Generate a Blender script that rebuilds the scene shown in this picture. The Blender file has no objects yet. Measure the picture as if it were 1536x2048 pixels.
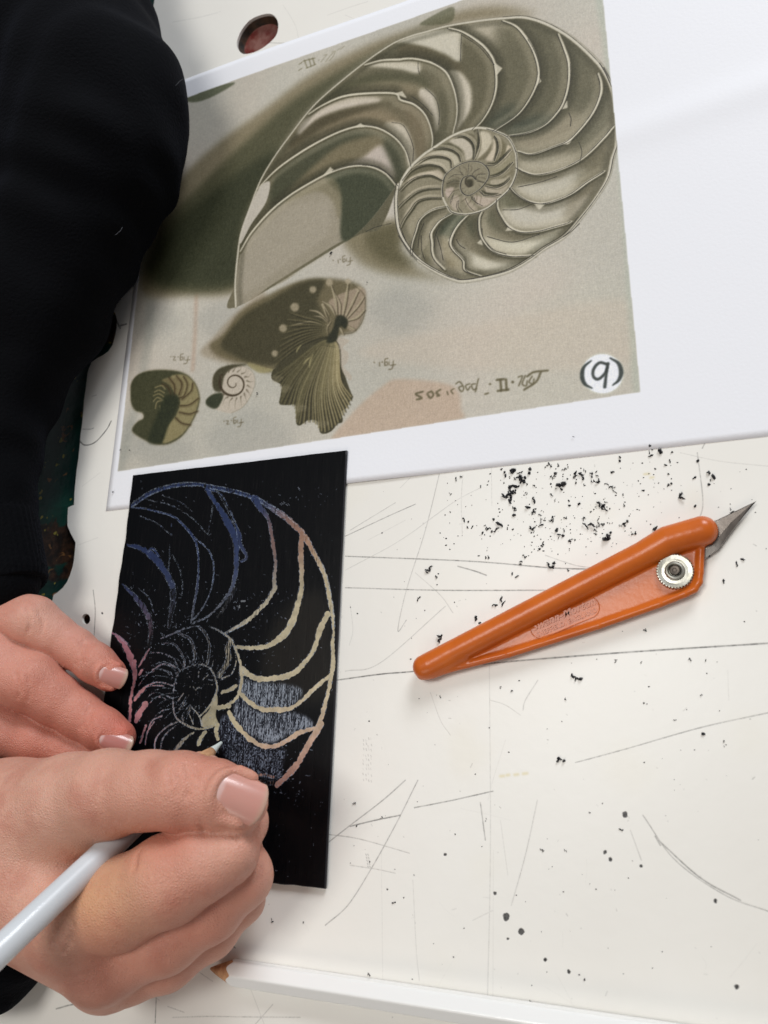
import bpy, bmesh, math, random
import numpy as np
import openvdb as vdb
from mathutils import Vector, Matrix
from mathutils.bvhtree import BVHTree

# ------------------------------------------------------------------ camera
FPX = 1545.0                                  # focal length in photo pixels
NRM = np.array([.381, .266, .8853]); NRM /= np.linalg.norm(NRM)
CAM_H = .236                                  # camera height over the table, metres
ZW = -NRM
XW = np.array([1., 0, 0]) - NRM[0]*NRM; XW /= np.linalg.norm(XW)
YW = np.cross(ZW, XW)
RW = np.stack([XW, YW, ZW])                   # camera axes -> world axes

def T(px, py, z=0.0):
    """table-frame point (metres) seen at photo pixel px,py at z millimetres above the table"""
    r = np.array([(px-768)/FPX, (py-1024)/FPX, 1.0])
    t = (CAM_H - z*.001)/(NRM@r)
    w = RW@(r*t); w[2] += CAM_H
    return w
def depth(px, py, z=0.0):
    r = np.array([(px-768)/FPX, (py-1024)/FPX, 1.0])
    return (CAM_H - z*.001)/(NRM@r)
def TV(px, py, z=0.0): return Vector(T(px, py, z))

scene = bpy.context.scene
COL = scene.collection
cam_d = bpy.data.cameras.new('camera'); cam = bpy.data.objects.new('camera', cam_d); COL.objects.link(cam)
Rm = Matrix([[RW[i][0], -RW[i][1], -RW[i][2]] for i in range(3)])
cam.matrix_world = Matrix.Translation((0, 0, CAM_H)) @ Rm.to_4x4()
cam_d.sensor_fit = 'VERTICAL'; cam_d.sensor_height = 24.0; cam_d.lens = FPX/2048*24.0
cam_d.clip_start = .01; cam_d.clip_end = 20
cam_d.dof.use_dof = True; cam_d.dof.focus_distance = .262; cam_d.dof.aperture_fstop = 11.0
scene.camera = cam

# ------------------------------------------------------------------ light
world = bpy.data.worlds.new('World'); scene.world = world; world.use_nodes = True
bg = world.node_tree.nodes['Background']; bg.inputs[0].default_value = (.93, .95, 1.0, 1); bg.inputs[1].default_value = .16
def area(name, loc, target, sx, sy, power, col):
    d = bpy.data.lights.new(name, 'AREA'); d.shape = 'RECTANGLE'; d.size = sx; d.size_y = sy
    d.energy = power; d.color = col
    o = bpy.data.objects.new(name, d); COL.objects.link(o); o.location = loc
    o.rotation_euler = (Vector(target)-Vector(loc)).to_track_quat('-Z', 'Y').to_euler()
    return o
CT = TV(768, 1024)
area('window_light', (.75, 1.75, 1.05), CT, .85, .7, 31.0, (.93, .96, 1.0))
area('ceiling_light', (-.35, .25, 1.9), CT, .6, .6, 14.5, (1.0, .97, .92))
area('room_light', (-.35, -1.2, 1.0), CT, .7, .5, 3.4, (1.0, .88, .74))
scene.view_settings.view_transform = 'Standard'; scene.view_settings.look = 'None'
scene.view_settings.exposure = .07; scene.view_settings.gamma = 1; scene.view_settings.use_curve_mapping = False

# ------------------------------------------------------------------ objects
def link(o, parent=None):
    COL.objects.link(o)
    if parent is not None: o.parent = parent
    return o
def tag(o, label=None, cat=None, group=None, kind=None):
    if label: o['label'] = label
    if cat: o['category'] = cat
    if group: o['group'] = group
    if kind: o['kind'] = kind
    return o
def empty(name, loc=(0, 0, 0)):
    o = bpy.data.objects.new(name, None); o.empty_display_size = .01; o.location = loc
    return link(o)
def mesh_obj(name, verts, faces, mat=None, parent=None, smooth=True, uvs=None):
    """verts in world metres; if parent is an Empty at P the mesh is stored relative to it"""
    v = np.asarray(verts, dtype=float)
    off = np.array(parent.matrix_world.translation) if parent is not None and parent.type == 'EMPTY' else np.zeros(3)
    if parent is not None and parent.type == 'EMPTY': off = np.array(parent.location)
    elif parent is not None:
        p = parent; off = np.zeros(3)
        while p is not None: off = off + np.array(p.location); p = p.parent
    me = bpy.data.meshes.new(name); me.from_pydata((v-off).tolist(), [], faces if isinstance(faces, list) else faces.tolist())
    if smooth: me.polygons.foreach_set('use_smooth', np.ones(len(me.polygons), dtype=bool))
    if uvs is not None:
        ul = me.uv_layers.new(name='UVMap'); li = np.zeros(len(me.loops), dtype=np.int32); me.loops.foreach_get('vertex_index', li)
        ul.data.foreach_set('uv', np.asarray(uvs, dtype=np.float32)[li].ravel())
    if mat: me.materials.append(mat)
    me.update()
    o = bpy.data.objects.new(name, me)
    return link(o, parent)
def recentre(o):
    """put a free mesh's origin at its own base"""
    n = len(o.data.vertices); a = np.zeros(n*3); o.data.vertices.foreach_get('co', a); a = a.reshape(-1, 3)
    c = np.array([a[:, 0].mean(), a[:, 1].mean(), a[:, 2].min()]); a -= c
    o.data.vertices.foreach_set('co', a.ravel()); o.location = Vector(o.location)+Vector(c); o.data.update()
    return o

# ------------------------------------------------------------------ materials
def srgb(r, g, b):
    def f(c):
        c /= 255.
        return c/12.92 if c <= .04045 else ((c+.055)/1.055)**2.4
    return (f(r), f(g), f(b), 1)
def mat(name, col, rough=.5, spec=.5, metal=0, bump=None, mott=None, coat=0):
    """bump=(scale, strength, dist)  mott=(scale, colour2, amount)"""
    m = bpy.data.materials.new(name); m.use_nodes = True; nt = m.node_tree; b = nt.nodes['Principled BSDF']
    b.inputs['Base Color'].default_value = col; b.inputs['Roughness'].default_value = rough
    b.inputs['Specular IOR Level'].default_value = spec; b.inputs['Metallic'].default_value = metal
    b.inputs['Coat Weight'].default_value = coat
    tc = nt.nodes.new('ShaderNodeTexCoord')
    if bump:
        n = nt.nodes.new('ShaderNodeTexNoise'); n.inputs['Scale'].default_value = bump[0]; n.inputs['Detail'].default_value = 5
        nt.links.new(tc.outputs['Object'], n.inputs['Vector'])
        bp = nt.nodes.new('ShaderNodeBump'); bp.inputs['Strength'].default_value = bump[1]; bp.inputs['Distance'].default_value = bump[2]
        nt.links.new(n.outputs['Fac'], bp.inputs['Height']); nt.links.new(bp.outputs['Normal'], b.inputs['Normal'])
    if mott:
        n = nt.nodes.new('ShaderNodeTexNoise'); n.inputs['Scale'].default_value = mott[0]; n.inputs['Detail'].default_value = 6
        nt.links.new(tc.outputs['Object'], n.inputs['Vector'])
        cr = nt.nodes.new('ShaderNodeMapRange'); cr.inputs[1].default_value = .4; cr.inputs[2].default_value = .65; cr.inputs[4].default_value = mott[2]
        nt.links.new(n.outputs['Fac'], cr.inputs[0])
        mx = nt.nodes.new('ShaderNodeMix'); mx.data_type = 'RGBA'; mx.inputs[6].default_value = col; mx.inputs[7].default_value = mott[1]
        nt.links.new(cr.outputs[0], mx.inputs[0]); nt.links.new(mx.outputs[2], b.inputs['Base Color'])
    return m
# ------------------------------------------------------------------ painter: flat print and scratches, computed here
NR = np.random.RandomState(5)
def vnoise(h, w, cell, rs=None):
    rs = rs or NR
    cy, cx = (cell, cell) if np.isscalar(cell) else cell
    gh, gw = int(h/cy)+3, int(w/cx)+3
    g = rs.rand(gh, gw).astype(np.float32)
    y = np.arange(h)/cy; x = np.arange(w)/cx
    y0 = y.astype(int); x0 = x.astype(int); fy = (y-y0).astype(np.float32)[:, None]; fx = (x-x0).astype(np.float32)[None]
    fy = fy*fy*(3-2*fy); fx = fx*fx*(3-2*fx)
    a = g[y0][:, x0]; b = g[y0][:, x0+1]; c = g[y0+1][:, x0]; d = g[y0+1][:, x0+1]
    return (a*(1-fx)+b*fx)*(1-fy)+(c*(1-fx)+d*fx)*fy
def box(m, r):
    if r < 1: return m
    k = 2*r+1
    for ax in (0, 1):
        p = [(0, 0), (0, 0)]; p[ax] = (r+1, r)
        c = np.cumsum(np.pad(m, p, mode='edge'), axis=ax, dtype=np.float64)
        m = ((c[k:]-c[:-k]) if ax == 0 else (c[:, k:]-c[:, :-k]))/k
    return m.astype(np.float32)
def blur(m, r):
    r = int(round(r))
    if r < 1: return m
    a = max(1, int(round(r*.6)))
    return box(box(m, a), a)
def spline(pts, step=2.0, closed=False):
    p = np.asarray(pts, float)
    if len(p) < 3:
        n = max(2, int(np.linalg.norm(p[1]-p[0])/step)); t = np.linspace(0, 1, n)[:, None]
        return p[0]*(1-t)+p[1]*t
    q = np.vstack([p[-1], p, p[0], p[1]]) if closed else np.vstack([2*p[0]-p[1], p, 2*p[-1]-p[-2]])
    out = []
    for i in range(1, len(q)-2):
        n = max(2, int(np.linalg.norm(q[i+1][:2]-q[i][:2])/step)); t = np.linspace(0, 1, n, endpoint=False)[:, None]
        a, b, c, d = q[i-1], q[i], q[i+1], q[i+2]
        out.append(.5*((2*b)+(-a+c)*t+(2*a-5*b+4*c-d)*t*t+(-a+3*b-3*c+d)*t**3))
    if not closed: out.append(q[-2][None])
    return np.vstack(out)
class Crop:
    """coordinates read off an enlarged detail -> photo pixels"""
    def __init__(s, x, y, k): s.x, s.y, s.k = x, y, k
    def __call__(s, *v):
        a = np.array(v, float).reshape(-1, 2)
        return a*s.k+[s.x, s.y]
class Canvas:
    def __init__(s, org, u, v, wmm, hmm, res, z=0):
        s.org = np.array(org[:2]); s.u = np.array(u[:2]); s.v = np.array(v[:2]); s.res = res; s.z = z
        s.w = int(wmm*res); s.h = int(hmm*res); s.img = np.zeros((s.h, s.w, 3), np.float32); s.clip = None
        s.pxs = res/5.6                              # canvas pixels per photo pixel, about
    def loc(s, pts):
        out = []
        for p in np.asarray(pts, float).reshape(-1, 2):
            w = T(p[0], p[1], s.z)[:2]-s.org
            out.append(((w@s.u)*1000*s.res, s.h-(w@s.v)*1000*s.res))
        return np.array(out)
    def bb(s, c, pad):
        x0 = max(0, int(c[:, 0].min()-pad)); x1 = min(s.w, int(c[:, 0].max()+pad)+1)
        y0 = max(0, int(c[:, 1].min()-pad)); y1 = min(s.h, int(c[:, 1].max()+pad)+1)
        return x0, y0, x1, y1
    def pmask(s, pts, bl=1.0, smooth=True):
        p = spline(pts, 3, True) if smooth else np.asarray(pts, float)
        c = s.loc(p); bl = max(.8, bl*s.pxs); x0, y0, x1, y1 = s.bb(c, bl*2+2)
        if x1 <= x0+1 or y1 <= y0+1: return None
        h, w = y1-y0, x1-x0; tog = np.zeros((h, w+1), np.int32)
        a = c-[x0, y0]; b = np.roll(a, -1, 0)
        for (ax, ay), (bx, by) in zip(a, b):
            if ay == by: continue
            if ay > by: ax, ay, bx, by = bx, by, ax, ay
            r0 = max(0, math.ceil(ay)); r1 = min(h-1, math.ceil(by)-1)
            if r1 < r0: continue
            rows = np.arange(r0, r1+1); xs = ax+(rows-ay)*(bx-ax)/(by-ay)
            np.add.at(tog, (rows, np.clip(np.ceil(xs).astype(int), 0, w)), 1)
        m = (np.cumsum(tog, 1)[:, :w] % 2).astype(np.float32)
        return blur(m, bl), (x0, y0, x1, y1)
    def smask(s, pts, w, bl=0, smooth=True, step=1.2):
        """w: width in photo px, scalar or per-control-point list"""
        p = np.asarray(pts, float).reshape(-1, 2)
        if len(p) < 2: return None
        ww = np.full(len(p), float(w)) if np.isscalar(w) else np.interp(np.linspace(0, 1, len(p)), np.linspace(0, 1, len(w)), w)
        q = np.hstack([p, ww[:, None]]); q = spline(q, step) if (smooth or len(p) == 2) else np.vstack([q[i:i+1]*(1-t)+q[i+1:i+2]*t for i in range(len(q)-1) for t in np.linspace(0, 1, max(2, int(np.linalg.norm(q[i+1, :2]-q[i, :2])/step)+1))])
        c = s.loc(q[:, :2]); rr = np.maximum(q[:, 2]*s.pxs/2, .35); pad = rr.max()+3+bl*s.pxs*2
        x0, y0, x1, y1 = s.bb(c, pad)
        if x1 <= x0+1 or y1 <= y0+1: return None
        m = np.zeros((y1-y0, x1-x0), np.float32)
        for (cx, cy), r in zip(c-[x0, y0], rr):
            a0, a1, b0, b1 = max(0, int(cx-r-1)), min(m.shape[1], int(cx+r+3)), max(0, int(cy-r-1)), min(m.shape[0], int(cy+r+3))
            if a1 <= a0 or b1 <= b0: continue
            yy, xx = np.ogrid[b0:b1, a0:a1]
            d = np.clip(r+.5-np.sqrt((xx-cx)**2+(yy-cy)**2), 0, 1)
            if r < .5: d = d*(r/.5)
            np.maximum(m[b0:b1, a0:a1], d, out=m[b0:b1, a0:a1])
        return (blur(m, bl*s.pxs) if bl else m), (x0, y0, x1, y1)
    def comp(s, mb, col, alpha=1.0, tex=None):
        if mb is None: return
        m, (x0, y0, x1, y1) = mb
        m = m*alpha
        if s.clip is not None: m = m*s.clip[y0:y1, x0:x1]
        if tex is not None: m = m*tex[y0:y1, x0:x1]
        c = col[y0:y1, x0:x1] if isinstance(col, np.ndarray) and col.ndim == 3 else np.array(col, np.float32)[None, None]/255.
        s.img[y0:y1, x0:x1] = s.img[y0:y1, x0:x1]*(1-m[..., None])+c*m[..., None]
    def fill(s, pts, col, alpha=1, bl=1.0, tex=None, smooth=True): s.comp(s.pmask(pts, bl, smooth), col, alpha, tex)
    def line(s, pts, w, col, alpha=1, bl=0, tex=None, smooth=True): s.comp(s.smask(pts, w, bl, smooth), col, alpha, tex)
    def setclip(s, pts, bl=1.0):
        if pts is None: s.clip = None; return
        m, (x0, y0, x1, y1) = s.pmask(pts, bl); s.clip = np.zeros((s.h, s.w), np.float32); s.clip[y0:y1, x0:x1] = m
def to_image(name, rgb, alpha=None, noncolor=False):
    h, w = rgb.shape[:2]
    im = bpy.data.images.new(name, w, h, alpha=alpha is not None)
    if noncolor: im.colorspace_settings.name = 'Non-Color'
    buf = np.ones((h, w, 4), np.float32); buf[..., :3] = np.clip(rgb, 0, 1)[::-1]
    if alpha is not None: buf[..., 3] = np.clip(alpha, 0, 1)[::-1]; im.alpha_mode = 'CHANNEL_PACKED'
    im.pixels.foreach_set(buf.ravel()); im.update()
    return im
# ------------------------------------------------------------------ the printed sheet
def frame(pa, pb, z):
    a, b = T(*pa, z), T(*pb, z); u = (b-a); u[2] = 0; u /= np.linalg.norm(u); v = np.array([-u[1], u[0], 0])
    return a, u, v
S_ORG, S_U, S_V = frame((211, 1022), (1536, 872), .3)
SW, SH = 297.0, 213.0
cv = Canvas(S_ORG, S_U, S_V, SW, SH, 6.2, .3)
cv.img[:] = np.array([235, 236, 241], np.float32)/255
A = Crop(450, 20, .26042); B = Crop(800, 0, .29297); C = Crop(780, 240, .18229); D = Crop(960, 230, .19531)
E_ = Crop(440, 250, .2474); F = Crop(400, 540, .234375); G = Crop(250, 720, .18229)
h, w = cv.h, cv.w
OL = (74, 74, 52); OM = (104, 98, 74); LT = (196, 188, 168); MID = (150, 141, 118)
# background of the picture
cv.fill([(315, 217), (1196, -96), (1279, 783), (235, 942)], (190, 184, 170), 1, 1, smooth=False)
quad, qb = cv.pmask([(315, 217), (1196, -96), (1279, 783), (235, 942)], 1, False)
cv.clip = np.zeros((h, w), np.float32); cv.clip[qb[1]:qb[3], qb[0]:qb[2]] = quad
full = (np.ones((h, w), np.float32), (0, 0, w, h))
cv.comp(full, (162, 162, 150), .55, vnoise(h, w, 260)); cv.comp(full, (196, 178, 162), .4, vnoise(h, w, 160)**2)
cv.fill([(1020, 640), (1240, 560), (1270, 770), (1000, 800)], (186, 182, 166), .5, 30)
cv.fill([(700, 830), (760, 775), (800, 758), (905, 772), (922, 820), (922, 838), (820, 860), (665, 890)], (186, 152, 124), .55, 6)
cv.fill([(740, 690), (1000, 640), (1250, 600), (1260, 720), (1000, 740), (760, 720)], (198, 178, 156), .3, 14)
cv.line([(392, 590), (390, 660), (385, 740)], 10, (176, 142, 118), .5, 5)
for (x, y, r) in ((300, 640, 60), (330, 900, 60), (500, 880, 90), (240, 880, 60), (450, 640, 60), (800, 620, 70)):
    cv.fill([(x-r, y), (x, y-r*.7), (x+r, y), (x, y+r*.7)], (150, 150, 142), .4, 26)
cv.line([(262, 420), (300, 640), (240, 940)], 26, (140, 143, 134), .4, 12)
cv.line([(1190, -60), (1240, 300), (1275, 780)], 16, (168, 176, 160), .6, 8)
# large washes of shadow round the shell
sh = [(300, 470), (283, 585), (380, 590), (475, 580), (478, 500), (500, 410), (600, 240), (720, 130), (850, 62), (1000, 36), (1070, 32), (1010, 14), (930, 20), (830, 55), (730, 92), (620, 150), (520, 225), (430, 290), (350, 370)]
cv.fill(sh, (126, 114, 84), .85, 20)
cv.fill([(320, 460), (300, 570), (470, 574), (480, 490), (500, 415), (600, 243), (726, 130), (850, 62), (900, 50), (860, 52), (740, 108), (600, 190), (500, 275), (400, 370)], (78, 78, 54), .85, 22)
cv.fill([(330, 470), (310, 560), (468, 568), (480, 480), (500, 410), (560, 300), (440, 370)], (54, 58, 38), .8, 26)
cv.fill([(372, 196), (440, 172), (470, 168), (420, 196), (385, 205)], (82, 88, 62), .8, 3)
cv.fill([(905, 14), (860, 34), (840, 50), (900, 44)], (92, 92, 64), .7, 4)
sh2 = [(690, 470), (800, 440), (800, 500), (840, 540), (910, 562), (850, 556), (770, 546), (715, 520)]
cv.fill(sh2, (120, 110, 80), .85, 16); cv.fill([(730, 470), (795, 450), (800, 500), (830, 530), (760, 520)], (90, 84, 56), .8, 16)
# shell body
outer = np.vstack([E_(125, 1470, 120, 1280, 140, 1050, 165, 880, 220, 720, 290, 530, 350, 400, 450, 240, 560, 90), A(640, 780, 780, 640, 1060, 410, 1280, 260, 1420, 200),
    B(160, 220, 330, 175, 550, 140, 700, 125, 850, 120, 1000, 165, 1150, 250, 1280, 360, 1380, 470, 1440, 590, 1475, 760, 1480, 900, 1475, 1000),
    D(1350, 450, 1300, 650, 1180, 850, 1020, 1060, 860, 1240, 650, 1370, 500, 1480, 320, 1585, 120, 1650), [(931, 562), (909, 559), (876, 545), (837, 520), (810, 487), (796, 454), (792, 404), (796, 368)]])
aper = E_(165, 1030, 250, 880, 400, 710, 560, 580, 740, 465, 900, 390, 1050, 345, 1200, 345, 1330, 400, 1420, 500, 1415, 790, 1200, 860, 1000, 930, 700, 1110, 400, 1300, 150, 1475, 128, 1280)
whorl = np.vstack([[(796, 370)], C(90, 740, 140, 640, 210, 530, 350, 390, 480, 300, 680, 170, 900, 90, 1050, 90, 1150, 120, 1290, 190, 1370, 340, 1385, 450, 1380, 580, 1310, 740, 1200, 850, 1050, 970, 850, 1030, 680, 1010, 620, 940, 575, 840, 570, 740, 600, 610, 700, 520, 800, 470, 900, 450, 1000, 470, 1070, 540, 1075, 620, 1030, 700, 960, 770, 860, 825, 790, 800, 765, 720, 800, 630, 880, 610, 935, 650)])
w2 = np.vstack([C(90, 740, 140, 640, 210, 530, 350, 390, 480, 300, 680, 170, 900, 90, 1050, 90, 1150, 120, 1290, 190, 1370, 340, 1385, 450, 1380, 580, 1310, 740, 1200, 850, 1050, 970, 850, 1030, 680, 1010, 560, 1100, 300, 1500), [(808, 480), (796, 450), (792, 404)]])
mottle = .75+.5*vnoise(h, w, 40)*vnoise(h, w, 9)
cv.fill(np.vstack([outer, [(760, 455), (700, 478)]]), (98, 93, 70), 1, 1.5)
gq = cv.clip.copy()
m_out, ob = cv.pmask(np.vstack([outer, [(700, 478)]]), 1); cl = np.zeros((h, w), np.float32); cl[ob[1]:ob[3], ob[0]:ob[2]] = m_out; cv.clip = cl*gq; cl_body = cl*gq
cv.comp(full, (128, 118, 92), .5, vnoise(h, w, 60)**2*1.4)
cv.fill(D(0, 200, 500, 150, 1400, -200, 1400, 700, 860, 1250, 200, 1700, -600, 1700, -900, 900), (150, 142, 120), .55, 25)
cv.fill(aper, (146, 137, 117), 1, 2); cv.fill(E_(200, 1000, 500, 700, 820, 600, 900, 700, 850, 900, 500, 1150, 180, 1350), (158, 149, 131), .6, 12)
cv.fill(E_(850, 420, 1050, 350, 1200, 340, 1330, 400, 1430, 510, 1415, 800, 1200, 862, 990, 935, 975, 700, 960, 560), (66, 70, 50), 1, 5)
cv.fill(E_(500, 640, 740, 480, 900, 430, 980, 560, 960, 760, 900, 600, 760, 540), (120, 112, 84), .7, 5)
def light(p, c=LT, a=.95, b=2.2): cv.fill(p, c, a, b)
# chambers: dark and light passages
for p, c, a, b in [
  (A(400, 1250, 700, 1040, 950, 930, 1180, 940, 1330, 1030, 1400, 1240, 1340, 1330, 1250, 1240, 1120, 1190, 880, 1220, 700, 1290, 500, 1420, 350, 1530), (66, 68, 48), .9, 4),
  (A(700, 1180, 900, 1030, 1150, 960, 1220, 1010, 1150, 1100, 1000, 1170, 850, 1210, 700, 1270, 480, 1400), (132, 118, 88), .8, 6),
  (A(1180, 1040, 1240, 1100, 1300, 1290, 1200, 1220, 1060, 1180, 940, 1190, 1060, 1130), (190, 176, 164), .95, 4),
  (A(640, 830, 850, 700, 1100, 660, 1350, 680, 1480, 780, 1536, 900, 1536, 1150, 1430, 1180, 1400, 1060, 1290, 940, 1100, 880, 900, 910, 650, 1020, 400, 1200, 300, 1320), (100, 92, 68), .85, 5),
  (A(700, 990, 900, 900, 1100, 870, 1300, 950, 1340, 840, 1200, 760, 1000, 780, 760, 900), (140, 124, 96), .8, 8),
  (A(560, 930, 800, 800, 1050, 740, 1200, 730, 1000, 800, 760, 900, 500, 1060), (76, 68, 46), .8, 5),
  (A(600, 860, 780, 740, 980, 672, 1170, 670, 1185, 700, 1000, 735, 850, 775, 700, 840, 560, 960), (200, 188, 172), .95, 3),
  (A(1260, 860, 1360, 880, 1420, 980, 1450, 1160, 1415, 1190, 1390, 1080, 1330, 980, 1220, 890), (190, 180, 158), .95, 3),
  (A(700, 740, 950, 540, 1250, 480, 1536, 520, 1536, 640, 1300, 600, 1080, 610, 900, 650), (82, 80, 56), .9, 5),
  (A(950, 620, 1200, 550, 1450, 560, 1536, 620, 1400, 640, 1100, 620), (140, 128, 100), .8, 6),
  (A(1080, 425, 1250, 395, 1480, 405, 1480, 485, 1350, 455, 1220, 440), (200, 192, 172), .95, 2.5),
  (B(140, 600, 220, 640, 262, 730, 268, 820, 245, 900, 215, 790, 130, 680), (196, 186, 168), .95, 2.5),
  (B(250, 640, 300, 700, 330, 850, 330, 930, 230, 1000, 265, 850), (88, 84, 62), .8, 5),
  (B(0, 600, 110, 640, 180, 720, 210, 860, 190, 1000, 100, 1100, 80, 950, 30, 800), (128, 112, 86), .5, 8),
  (B(-60, 880, 20, 860, 70, 960, 100, 1120, 60, 1140, 30, 1000), (186, 176, 156), .9, 3),
  (B(0, 300, 150, 300, 260, 350, 420, 430, 480, 520, 400, 490, 300, 470, 150, 400, 0, 380), (90, 82, 58), .9, 4),
  (B(-30, 290, 100, 235, 330, 195, 415, 235, 410, 415, 300, 365, 180, 320, 40, 290), (198, 191, 172), .95, 2.5),
  (B(330, 485, 400, 488, 465, 545, 490, 640, 480, 740, 430, 830, 365, 905, 400, 800, 395, 690, 365, 560), (200, 190, 170), .95, 2),
  (B(420, 240, 540, 310, 630, 420, 640, 600, 600, 720, 500, 850, 400, 900, 490, 750, 490, 600, 430, 480), (96, 90, 66), .9, 4),
  (B(420, 170, 600, 150, 720, 150, 700, 260, 660, 330, 600, 280), (178, 168, 146), .9, 7),
  (B(660, 170, 800, 200, 930, 480, 880, 640, 700, 820, 560, 860, 660, 650, 700, 470, 640, 330), (100, 95, 72), .8, 8),
  (B(850, 160, 1080, 230, 1140, 500, 1100, 700, 900, 850, 700, 910, 880, 700, 960, 540, 920, 350), (94, 90, 68), .85, 6),
  (B(600, 780, 800, 700, 760, 850, 620, 890, 540, 880), (66, 70, 54), .8, 8), (B(800, 820, 1050, 780, 950, 880, 720, 920), (62, 68, 54), .8, 8),
  (B(1130, 260, 1280, 360, 1360, 560, 1300, 740, 1150, 740, 1160, 500), (98, 94, 72), .8, 6),
  (B(800, 950, 1000, 900, 1140, 790, 1240, 850, 1150, 940, 1000, 1000, 850, 1020), (144, 134, 110), .8, 6),
  (B(1380, 640, 1440, 760, 1440, 880, 1300, 1000, 1150, 1100, 1180, 980, 1300, 820), (104, 100, 78), .8, 7),
  (D(390, 480, 700, 430, 1000, 420, 850, 540, 600, 590, 430, 560), (168, 160, 138), .85, 7),
  (D(380, 590, 560, 650, 780, 630, 600, 680, 390, 735, 350, 650), (112, 106, 82), .9, 4),
  (D(360, 740, 600, 690, 800, 630, 1000, 530, 1100, 580, 1000, 720, 860, 820, 650, 870, 480, 830), (188, 182, 164), .9, 4),
  (D(1000, 560, 1250, 380, 1330, 400, 1220, 600, 1000, 760), (112, 105, 80), .75, 8),
  (D(300, 770, 420, 860, 520, 915, 370, 970, 220, 955, 190, 860), (98, 96, 72), .9, 4),
  (D(225, 975, 540, 930, 900, 860, 1100, 830, 1000, 990, 870, 1090, 620, 1150, 400, 1150, 280, 1090), (190, 184, 168), .9, 3),
  (D(900, 880, 1180, 680, 1150, 800, 1000, 1000, 880, 1090, 850, 1050), (136, 126, 102), .7, 6),
  (D(30, 960, 150, 940, 180, 1040, 270, 1190, 640, 1200, 300, 1290, 40, 1240, 5, 1100), (130, 122, 98), .95, 3),
  (D(60, 980, 140, 960, 200, 1120, 280, 1210, 160, 1180, 40, 1080), (90, 88, 66), .8, 4),
  (D(40, 1245, 330, 1300, 600, 1220, 850, 1150, 700, 1300, 480, 1415, 150, 1385, 60, 1300), (200, 194, 172), .95, 2.5),
  (C(1000, 1090, 960, 1010, 860, 1040, 730, 1200, 720, 1310, 850, 1440, 1100, 1500, 1350, 1520, 1100, 1450, 950, 1350, 940, 1180), (120, 112, 88), .9, 4),
  (C(900, 1050, 960, 1100, 940, 1300, 850, 1200, 820, 1120), (74, 76, 56), .9, 5),
  (C(720, 1320, 880, 1450, 1100, 1530, 1400, 1540, 1250, 1640, 900, 1640, 780, 1500), (198, 191, 170), .95, 3),
  (C(680, 1030, 840, 1050, 700, 1220, 640, 1300, 560, 1250, 500, 1300, 540, 1150), (68, 76, 58), .9, 4),
  (C(520, 1300, 640, 1330, 680, 1450, 800, 1600, 620, 1600), (140, 128, 98), .8, 5),
  (C(400, 1040, 560, 980, 660, 1010, 500, 1130, 430, 1230, 360, 1350, 400, 1170), (70, 74, 56), .9, 4),
  (C(500, 1270, 560, 1400, 590, 1600, 470, 1600, 480, 1400), (194, 182, 162), .9, 3),
  (C(320, 1250, 400, 1180, 430, 1300, 440, 1560, 340, 1560), (104, 98, 72), .85, 4),
  (C(320, 1080, 380, 1060, 380, 1120, 310, 1300, 340, 1560, 220, 1460, 260, 1300), (198, 188, 168), .9, 3),
  (C(300, 900, 560, 870, 600, 940, 400, 1010, 290, 1100, 220, 1400, 170, 1300, 230, 1080), (86, 86, 64), .9, 4),
  (C(230, 1000, 300, 960, 190, 1170, 150, 1260, 120, 1180), (190, 178, 158), .8, 3),
  (C(290, 790, 560, 760, 560, 830, 300, 870, 160, 1010, 110, 1080, 130, 920), (82, 80, 58), .9, 4),
  (C(130, 760, 280, 680, 220, 790, 110, 950, 85, 850), (192, 178, 154), .9, 3),
  (C(300, 620, 500, 620, 560, 700, 540, 740, 300, 760, 210, 800, 250, 700), (76, 74, 52), .9, 4)]: cv.fill(p, c, a*.93, b*1.9+1.5)
cv.clip = gq
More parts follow.
